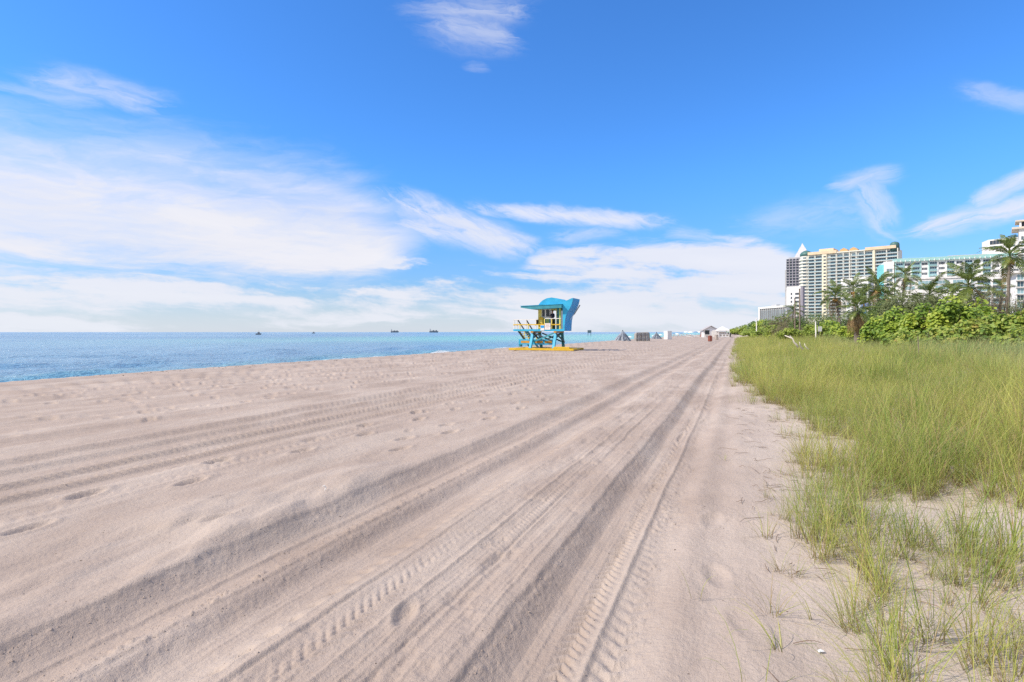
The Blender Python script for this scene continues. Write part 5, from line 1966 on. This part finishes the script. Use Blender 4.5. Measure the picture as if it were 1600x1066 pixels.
def upright_box(px, py, wpx, hpx, label):
    x, y, z, d = ground_at(px, py)
    s = d / F_PX
    W_, H = wpx * s, hpx * s
    T = thing('storage_box', (x, y, z), label, 'storage box', None, YAW + 0.55)
    MB().box(-W_ / 2, W_ * 0.3, -0.45, 0.7, 0.02, H).build('body', H_WALL, T, bevel=0.03)
    MB().box(-W_ / 2 - 0.04, W_ * 0.3 + 0.04, -0.5, 0.75, H, H + 0.1).build('lid', H_WALL, T, bevel=0.02)
    MB().box(W_ * 0.3 + 0.002, W_ * 0.3 + 0.03, -0.36, 0.6, 0.15, H - 0.15).build('door', T_TARP, T)
    return T


def barrel(px, py, hpx, label, mat, lidmat):
    x, y, z, d = ground_at(px, py)
    H = hpx * d / F_PX
    T = thing('litter_bin', (x, y, z), label, 'litter bin', 'litter bins along the track')
    r = H * 0.33
    MB().lathe([(r * 0.85, 0), (r, 0.05), (r, H * 0.35), (r * 1.05, H * 0.37), (r, H * 0.39), (r, H * 0.7), (r * 1.05, H * 0.72), (r, H * 0.74), (r, H * 0.9)], 14).build('body', mat, T)
    MB().lathe([(r * 1.1, H * 0.9), (r * 1.1, H * 0.94), (r * 0.7, H * 1.0), (r * 0.2, H * 1.02)], 14).build('lid', lidmat, T)
    for k in range(8):
        a = k * PI / 4
        MB().box(r * math.cos(a) - 0.03, r * math.cos(a) + 0.03, r * math.sin(a) - 0.03, r * math.sin(a) + 0.03, 0.1, H * 0.88).build('slat', mat, T)
    return T


def beach_hut():
    x, y, z, d = ground_at(1111, 527.0)
    s = d / F_PX
    T = thing('beach_hut', (x, y, z), 'white gabled beach hut with one dark serving window', 'hut', None, YAW - 0.15)
    W_, H, R = 22 * s, 11.5 * s, 17.5 * s
    b = MB()
    b.prism([(-W_ / 2, 0), (W_ / 2, 0), (W_ / 2, H), (0, R - 0.15), (-W_ / 2, H)], 0, 4.5)
    b.build('wall', H_WALL, T)
    for sd_ in (-1, 1):
        e = MB()
        xa, xb = sd_ * (W_ / 2 + 0.5), 0.0
        za, zb = H - 0.28, R
        pts = [(xa, za), (xb, zb), (xb, zb + 0.16), (xa, za + 0.16)]
        e.prism(pts if sd_ < 0 else pts[::-1], -0.5, 5.0)
        e.build('roof', H_ROOF, T)
    f = MB()
    x0, x1, z0, z1 = -W_ * 0.42, -W_ * 0.10, H * 0.35, H * 0.95
    f.box(x0 - 0.1, x0, -0.08, 0.0, z0 - 0.1, z1 + 0.1); f.box(x1, x1 + 0.1, -0.08, 0.0, z0 - 0.1, z1 + 0.1)
    f.box(x0, x1, -0.08, 0.0, z1, z1 + 0.1); f.box(x0, x1, -0.08, 0.0, z0 - 0.1, z0)
    fo = f.build('window', C_WHITE, T)
    MB().box(x0, x1, -0.04, -0.002, z0, z1).build('pane', C_GLASS, fo)
    MB().box(x0 - 0.1, x1 + 0.1, -0.4, -0.085, z0 - 0.2, z0 - 0.11).build('counter', C_WHITE, T)
    MB().box(W_ * 0.08, W_ * 0.36, -0.05, 0.0, 0.02, H * 0.92).build('door', C_WHITE, T)
    for k in range(7):
        zz = (k + 1) * H / 8
        MB().box(-W_ / 2, W_ / 2, -0.025, -0.003, zz, zz + 0.05).build('board_joint', H_WALL, T)
    # open-sided shelter next to it
    x, y, z, d = ground_at(1131, 527.3)
    s = d / F_PX
    T = thing('shelter', (x, y, z), 'white canopy shelter with low side walls beside the gabled hut', 'shelter', None, YAW - 0.15)
    W_, H = 17 * s, 11.5 * s
    b = MB()
    b.add([(-W_ / 2, -0.3, H), (W_ / 2, -0.3, H), (W_ / 2, 4.2, H), (-W_ / 2, 4.2, H), (0, 2.0, H + 1.2), (-W_ / 2, -0.3, H - 0.25), (W_ / 2, -0.3, H - 0.25), (W_ / 2, 4.2, H - 0.25), (-W_ / 2, 4.2, H - 0.25)],
          [(0, 1, 4), (1, 2, 4), (2, 3, 4), (3, 0, 4), (0, 5, 6, 1), (1, 6, 7, 2), (2, 7, 8, 3), (3, 8, 5, 0)])
    b.build('canopy', U_WHITE, T)
    for xx in (-W_ / 2 + 0.1, W_ / 2 - 0.1):
        for yy in (-0.2, 4.1):
            MB().box(xx - 0.06, xx + 0.06, yy - 0.06, yy + 0.06, 0, H - 0.25).build('post', C_WHITE, T)
    MB().box(-W_ / 2 + 0.2, W_ / 2 - 0.2, 0.0, 0.08, 0.05, H * 0.42).build('side_wall', H_WALL, T)
    MB().box(-W_ / 2 + 0.2, W_ / 2 - 0.2, 3.9, 4.0, 0.05, H * 0.8).build('back_wall', H_WALL, T)
    for k in range(3):
        MB().box(-W_ / 2 + 0.5 + k * 1.0, -W_ / 2 + 1.1 + k * 1.0, -0.03, -0.005, 0.4, 0.9).build('wall_panel', T_TARP2, T)
    # dark round reel beside the shelter
    x, y, z, d = ground_at(1139.5, 527.0)
    T = thing('hose_reel', (x, y, z), 'dark brown round reel standing at the inland end of the shelter', 'reel', None, YAW)
    me = MB().lathe([(0.3, -0.3), (0.75, -0.28), (0.75, -0.2), (0.45, -0.18), (0.45, 0.18), (0.75, 0.2), (0.75, 0.28), (0.3, 0.3)], 18).mesh('drum', C_DARK)
    link('drum', me, T, (0, 0, 0.85), (0, PI / 2, 0))
    MB().box(-0.6, 0.6, -0.5, 0.5, 0.0, 0.14).build('base', P_WOOD, T)


def umbrella(px, py, hpx, label, mat, i):
    x, y, z, d = ground_at(px, py)
    s = d / F_PX
    H = hpx * s
    T = thing('beach_umbrella', (x, y, z), label, 'beach umbrella', 'beach umbrellas along the far sand')
    MB().tube([(0, 0, -0.2), (0, 0, H)], 0.03, 6).build('pole', U_POLE, T)
    n, vs, fs = 8, [(0, 0, H)], []
    r = H * 0.62
    for k in range(n):
        a = 2 * PI * k / n
        vs.append((r * 0.55 * math.cos(a), r * 0.55 * math.sin(a), H - 0.16 * H * 0.55))
    for k in range(n):
        a = 2 * PI * k / n
        vs.append((r * math.cos(a), r * math.sin(a), H - 0.26 * H))
    for k in range(n):
        k2 = (k + 1) % n
        fs += [(0, 1 + k, 1 + k2), (1 + k, 1 + n + k, 1 + n + k2, 1 + k2)]
    MB().add(vs, fs).build('canopy', mat, T)


def lounger(px, py, label, mat):
    x, y, z, d = ground_at(px, py)
    T = thing('sun_lounger', (x, y, z), label, 'sun lounger', 'sun loungers along the far sand', YAW + random.uniform(1.2, 2.0))
    MB().box(-0.35, 0.35, -1.0, 0.35, 0.3, 0.4).build('seat', mat, T)
    MB().add([(-0.35, 0.35, 0.3), (0.35, 0.35, 0.3), (0.35, 0.95, 0.85), (-0.35, 0.95, 0.85), (-0.35, 0.35, 0.4), (0.35, 0.35, 0.4), (0.35, 0.9, 0.93), (-0.35, 0.9, 0.93)],
             [(0, 3, 2, 1), (4, 5, 6, 7), (0, 1, 5, 4), (1, 2, 6, 5), (2, 3, 7, 6), (3, 0, 4, 7)]).build('backrest', mat, T)
    for xx in (-0.28, 0.28):
        for yy in (-0.9, 0.3):
            MB().box(xx - 0.03, xx + 0.03, yy - 0.03, yy + 0.03, 0, 0.3).build('leg', mat, T)


def far_beach():
    tarp_heap(972, 532.5, 27, 15.5, 'tallest peaked heap under a blue-grey tarpaulin on the sand', 1)
    covered_stack(1003, 533, 22, 14, 'square strapped stack under a beige cover between two peaked heaps')
    tarp_heap(1025, 529.5, 17, 10, 'smaller peaked heap under a grey tarpaulin beyond the strapped stack', 2)
    upright_box(1045, 530.5, 12, 12.5, 'pale upright box with a grey door standing alone on the sand')
    barrel(1109.5, 533.5, 9, 'red-brown litter bin nearest on the track before the hut', B_BROWN, B_BROWN)
    barrel(1097.5, 526.5, 8.5, 'red-brown litter bin standing seaward of the hut window', B_BROWN, C_DARK)
    barrel(1119.5, 531, 8, 'beige litter bin standing before the hut corner', B_BEIGE, B_BEIGE)
    beach_hut()
    ums = [(984, 528.5, 7, 'white beach umbrella leaning out behind the tallest peaked heap', U_WHITE),
           (1021, 527, 5, 'white umbrella half behind the smaller peaked heap', U_WHITE),
           (1032, 526, 6, 'pale umbrella between the smaller heap and the upright box', U_WHITE),
           (1052, 524.5, 6, 'dark blue umbrella just inland of the upright box', U_BLUE),
           (1058, 524, 6, 'white umbrella second past the upright box', U_WHITE),
           (1064, 524, 6, 'blue umbrella at the middle of the white loungers', U_BLUE),
           (1072, 524.5, 6.5, 'white umbrella over the densest loungers', U_WHITE),
           (1079, 525, 7, 'largest white umbrella before the hut', U_WHITE),
           (1087, 524.5, 6.5, 'grey-blue umbrella between loungers and bins', U_BLUE),
           (1092, 524, 6, 'white umbrella beside the bin by the hut', U_WHITE)]
    for i, (px, py, h, lb, m) in enumerate(ums):
        umbrella(px, py, h, lb, m, i)
    random.seed(4)
    for k in range(16):
        lounger(1050 + k * 2.5 + random.uniform(-.5, .5), random.uniform(524.6, 527.4), 'white sun lounger in the far rows between the upright box and the hut', LOUNGE)
    for px, py, lb in ((1075, 527.8, 'lone white lounger set before the rows'), (1083, 527.6, 'lounger nearest the bins by the hut')):
        lounger(px, py, lb, LOUNGE)

    # poles and posts on the dune
    def pole(px, depth, top, rad, label, name, mat, cat):
        x, y = at(px, depth)
        z = gz(x, y)
        H = zat(top, depth) - z
        T = thing(name, (x, y, z), label, cat)
        MB().tube([(0, 0, -0.4), (0.02, 0, H * 0.5), (0, 0.02, H)], [rad, rad * 0.95, rad * 0.85], 9).build('shaft', mat, T)
        MB().lathe([(rad * 1.0, H), (rad * 0.9, H + rad * 0.5), (rad * 0.3, H + rad * 0.8)], 9).build('cap', mat, T)
        return T
    pole(1242, 66, 466, 0.075, 'shorter of two weathered wooden poles in the scrub', 'wooden_pole', P_WOOD, 'pole')
    pole(1249.5, 64, 452, 0.085, 'taller of two weathered wooden poles in the scrub', 'wooden_pole', P_WOOD, 'pole')
    pole(1182, 100, 498, 0.09, 'thin white post at the seaward edge of the scrub', 'white_post', C_WHITE, 'post')
    pole(1274.5, 50, 503.5, 0.06, 'short white marker post by the yellow-green bush', 'marker_post', C_WHITE, 'post')
    x, y = at(1279, 51)
    T = thing('notice_sign', (x, y, gz(x, y)), 'small grey sign plate on a dark stake beside the marker post', 'sign', None, YAW)
    h = zat(512, 51) - gz(x, y)
    MB().box(-0.03, 0.03, -0.03, 0.03, -0.3, h + 0.5).build('stake', C_DARK, T)
    MB().box(-0.06, 0.28, -0.05, -0.031, h - 0.35, h + 0.1).build('plate', C_WHITE, T)
    pole(1434.5, 20, 526, 0.018, 'thin leaning stake standing in the tall grass', 'thin_stake', P_WOOD, 'stake')

    # bleached branch in the grass
    d = 27.0
    x, y = at(1244, d)
    z = gz(x, y)
    T = thing('driftwood_branch', (x, y, z), 'bleached white forked branch sticking out of the dune grass', 'branch', None, YAW)
    s = d / F_PX

    def q(px, py, dy=0.0):
        return ((px - 1244) * s, dy, zat(py, d) - z)
    MB().tube([q(1231, 524.5, .3), q(1235, 526.5, .2), q(1238.5, 529), q(1240.5, 535), q(1244.5, 538.5), q(1247, 543)], [0.02, 0.03, 0.036, 0.04, 0.045, 0.05], 8).build('limb', D_WHITE, T, smooth=True)
    MB().tube([q(1246, 534.5, -.2), q(1248.5, 539, -.1), q(1251.5, 543), q(1256, 545.5, .1)], [0.018, 0.03, 0.036, 0.04], 8).build('limb', D_WHITE, T, smooth=True)
    MB().tube([q(1258.5, 537, .1), q(1260, 541, .1), q(1263, 546, 0)], [0.012, 0.02, 0.026], 7).build('twig', D_WHITE, T, smooth=True)
    MB().tube([q(1239, 524.5, .3), q(1237.5, 528)], [0.010, 0.02], 7).build('twig', D_WHITE, T, smooth=True)

    # scraps on the near sand
    x, y = at(1283, 3.02)
    zz = gz(x, y)
    b = MB()
    b.add([(-0.018, -0.006, 0.008), (0.016, -0.008, 0.012), (0.018, 0.008, 0.008), (-0.014, 0.009, 0.012), (0.0, 0.0, 0.02)], [(0, 1, 4), (1, 2, 4), (2, 3, 4), (3, 0, 4), (0, 3, 2, 1)])
    tag(b.build('litter_scrap', paint('clear_plastic', (0.72, 0.77, 0.82), 0.25, 0.05), None, (x, y, zz), (0, 0, 0.5)), 'crumpled shiny scrap of clear plastic on the sand by the grass', 'litter')
    x, y, zz, d = ground_at(507, 777)
    b = MB().tube([(0, 0, 0.01), (0.012, 0.01, 0.05), (0.0, 0.0, 0.075), (-0.018, -0.012, 0.07)], [0.006, 0.007, 0.007, 0.004], 6)
    tag(b.build('white_scrap', C_WHITE, None, (x, y, zz + 0.05), (0, 0, 0.6)), 'tiny curled white scrap standing on the sand seaward of the ruts', 'litter')

    # boats and a marker at sea
    HULL = paint('dark_hull', (0.12, 0.15, 0.18), 0.5, 0.2)
    DECKM = paint('ship_house', (0.35, 0.36, 0.38), 0.5, 0.1)

    def boat(px, depth, L, H, label, name, cat, kind):
        x, y = at(px, depth)
        T = thing(name, (x, y, SEA), label, cat, None, YAW)
        b = MB()
        h = H * 0.45
        vs = [(-L / 2, -L * 0.08, 0), (L * 0.38, -L * 0.08, 0), (L * 0.38, L * 0.08, 0), (-L / 2, L * 0.08, 0), (-L / 2, -L * 0.09, h), (L * 0.42, -L * 0.09, h), (L * 0.42, L * 0.09, h), (-L / 2, L * 0.09, h), (L * 0.5, 0, h * 1.15), (L * 0.45, 0, 0)]
        b.add(vs, [(0, 1, 5, 4), (2, 3, 7, 6), (3, 0, 4, 7), (4, 5, 8, 6, 7), (1, 9, 8, 5), (9, 2, 6, 8)])
        b.build('hull', HULL, T)
        if kind == 'ship':
            for k in range(4):
                a = -L * 0.28 + k * L * 0.165
                MB().box(a, a + L * 0.13, -L * 0.06, L * 0.06, h, h + H * (0.22 + 0.12 * (k % 2))).build('container_stack', HULL if k % 2 else DECKM, T)
            MB().box(-L * 0.46, -L * 0.36, -L * 0.06, L * 0.06, h, H).build('bridge', DECKM, T)
            MB().box(-L * 0.44, -L * 0.41, -L * 0.015, L * 0.015, H, H * 1.3).build('funnel', HULL, T)
        else:
            MB().box(-L * 0.15, L * 0.18, -L * 0.07, L * 0.07, h, H * 0.9).build('cabin', HULL, T, bevel=0.05)
            MB().box(L * 0.02, L * 0.06, -0.05, 0.05, H * 0.9, H * 1.4).build('mast', DECKM, T)
    boat(617, 3200, 45, 15, 'dark cargo ship on the horizon, seaward one of the pair', 'cargo_ship', 'ship', 'ship')
    boat(678, 3200, 50, 17, 'dark cargo ship on the horizon, nearer the lifeguard tower', 'cargo_ship', 'ship', 'ship')
    boat(404, 560, 5.6, 3.0, 'dark motor boat with a small wake far out at sea', 'motor_boat', 'boat', 'boat')
    boat(490, 1100, 6.5, 3.2, 'tiny faint boat close to the horizon', 'small_boat', 'boat', 'boat')
    # raised marker platform near the shore
    d = 420.0
    x, y = at(921, d)
    T = thing('sea_marker', (x, y, SEA), 'small dark square marker standing in the turquoise water', 'marker', None, YAW)
    s = d / F_PX
    H = zat(516, d) - SEA
    MB().box(-2.9 * s, 2.9 * s, -0.6, 0.6, H - 4.4 * s, H).build('board', HULL, T, bevel=0.1)
    for xx in (-2.2 * s, 2.2 * s):
        MB().box(xx - 0.15, xx + 0.15, -0.15, 0.15, -1, H - 4.4 * s).build('pile', HULL, T)


far_beach()


# ------------------------------------------------------------------ loose stuff lying on the sand
def lumps_mesh(name, pts, sizes, mat, flat=0.7, seed=1):
    r = np.random.default_rng(seed)
    base = np.array([(1, 0, 0), (0.3, 0.9, 0), (-0.8, 0.6, 0), (-0.8, -0.6, 0), (0.3, -0.9, 0), (0.25, 0.1, 1), (-0.3, -0.1, 0.85)], float)
    fs = [(0, 1, 5), (1, 2, 6), (1, 6, 5), (2, 3, 6), (3, 4, 6), (4, 5, 6), (4, 0, 5)]
    n = len(pts)
    th = r.uniform(0, 6.28, n)
    v = base[None] * (1 + 0.3 * r.normal(size=(n, 7, 1))) * np.array([1, 1, flat])
    vx = v[..., 0] * np.cos(th)[:, None] - v[..., 1] * np.sin(th)[:, None]
    vy = v[..., 0] * np.sin(th)[:, None] + v[..., 1] * np.cos(th)[:, None]
    co = np.stack([vx, vy, v[..., 2]], -1) * sizes[:, None, None] + pts[:, None, :]
    t = (np.arange(n)[:, None, None] * 7 + np.array(fs)[None]).reshape(-1, 3)
    return mesh_np(name, co.reshape(-1, 3), None, t, mats=[mat])


def scatter_loose():
    r = np.random.default_rng(91)
    xs, ys = [], []
    for x0, sd_, n in ((-1.22, 0.05, 900), (-0.86, 0.06, 500), (-0.58, 0.09, 500), (-3.62, 0.07, 900), (-3.18, 0.08, 1300), (-2.98, 0.05, 600), (-2.5, 0.06, 400), (-4.2, 0.45, 500), (-1.9, 0.3, 300)):
        y = 1.6 * np.exp(r.uniform(0, 2.0, n))
        xs.append(x0 + r.normal(size=n) * sd_ - 0.05 * vnoise(y * 0.16, 0 * y, 61))
        ys.append(y)
    x, y = np.concatenate(xs), np.concatenate(ys)
    z = ground_base(x, y) + tracks(x, y)
    s = 0.002 + 0.006 * r.uniform(size=len(x)) ** 3
    m = bpy.data.materials['dry_sand']
    o = link('sand_clods', lumps_mesh('sand_clods', np.stack([x, y, z - 0.001], -1), s, m, 0.8, 5))
    tag(o, 'loose crumbs of sand broken off along the tyre rut edges', 'sand crumbs', kind='stuff')
    # dark weed and shell scraps, thickest in a line near the water
    n1, n2 = 260, 260
    y1 = 14 * np.exp(r.uniform(0, 2.2, n1))
    x1 = BERM + 0.9 + r.normal(size=n1) * 0.35 + 0.6 * vnoise(y1 * 0.08, 0 * y1, 8)
    y2 = 1.8 * np.exp(r.uniform(0, 2.4, n2))
    x2 = r.uniform(-18, 1.5, n2)
    x, y = np.concatenate([x1, x2]), np.concatenate([y1, y2])
    z = ground_base(x, y) + tracks(x, y)
    s = np.concatenate([r.uniform(0.015, 0.05, n1), r.uniform(0.003, 0.010, n2)])
    o = link('seaweed_scraps', lumps_mesh('seaweed_scraps', np.stack([x, y, z], -1), s, paint('dried_weed', (0.10, 0.07, 0.045), 0.8, 0.35, 5.0), 0.35, 6))
    tag(o, 'dark dried weed and bits strewn over the sand and along the water edge', 'seaweed', kind='stuff')


scatter_loose()
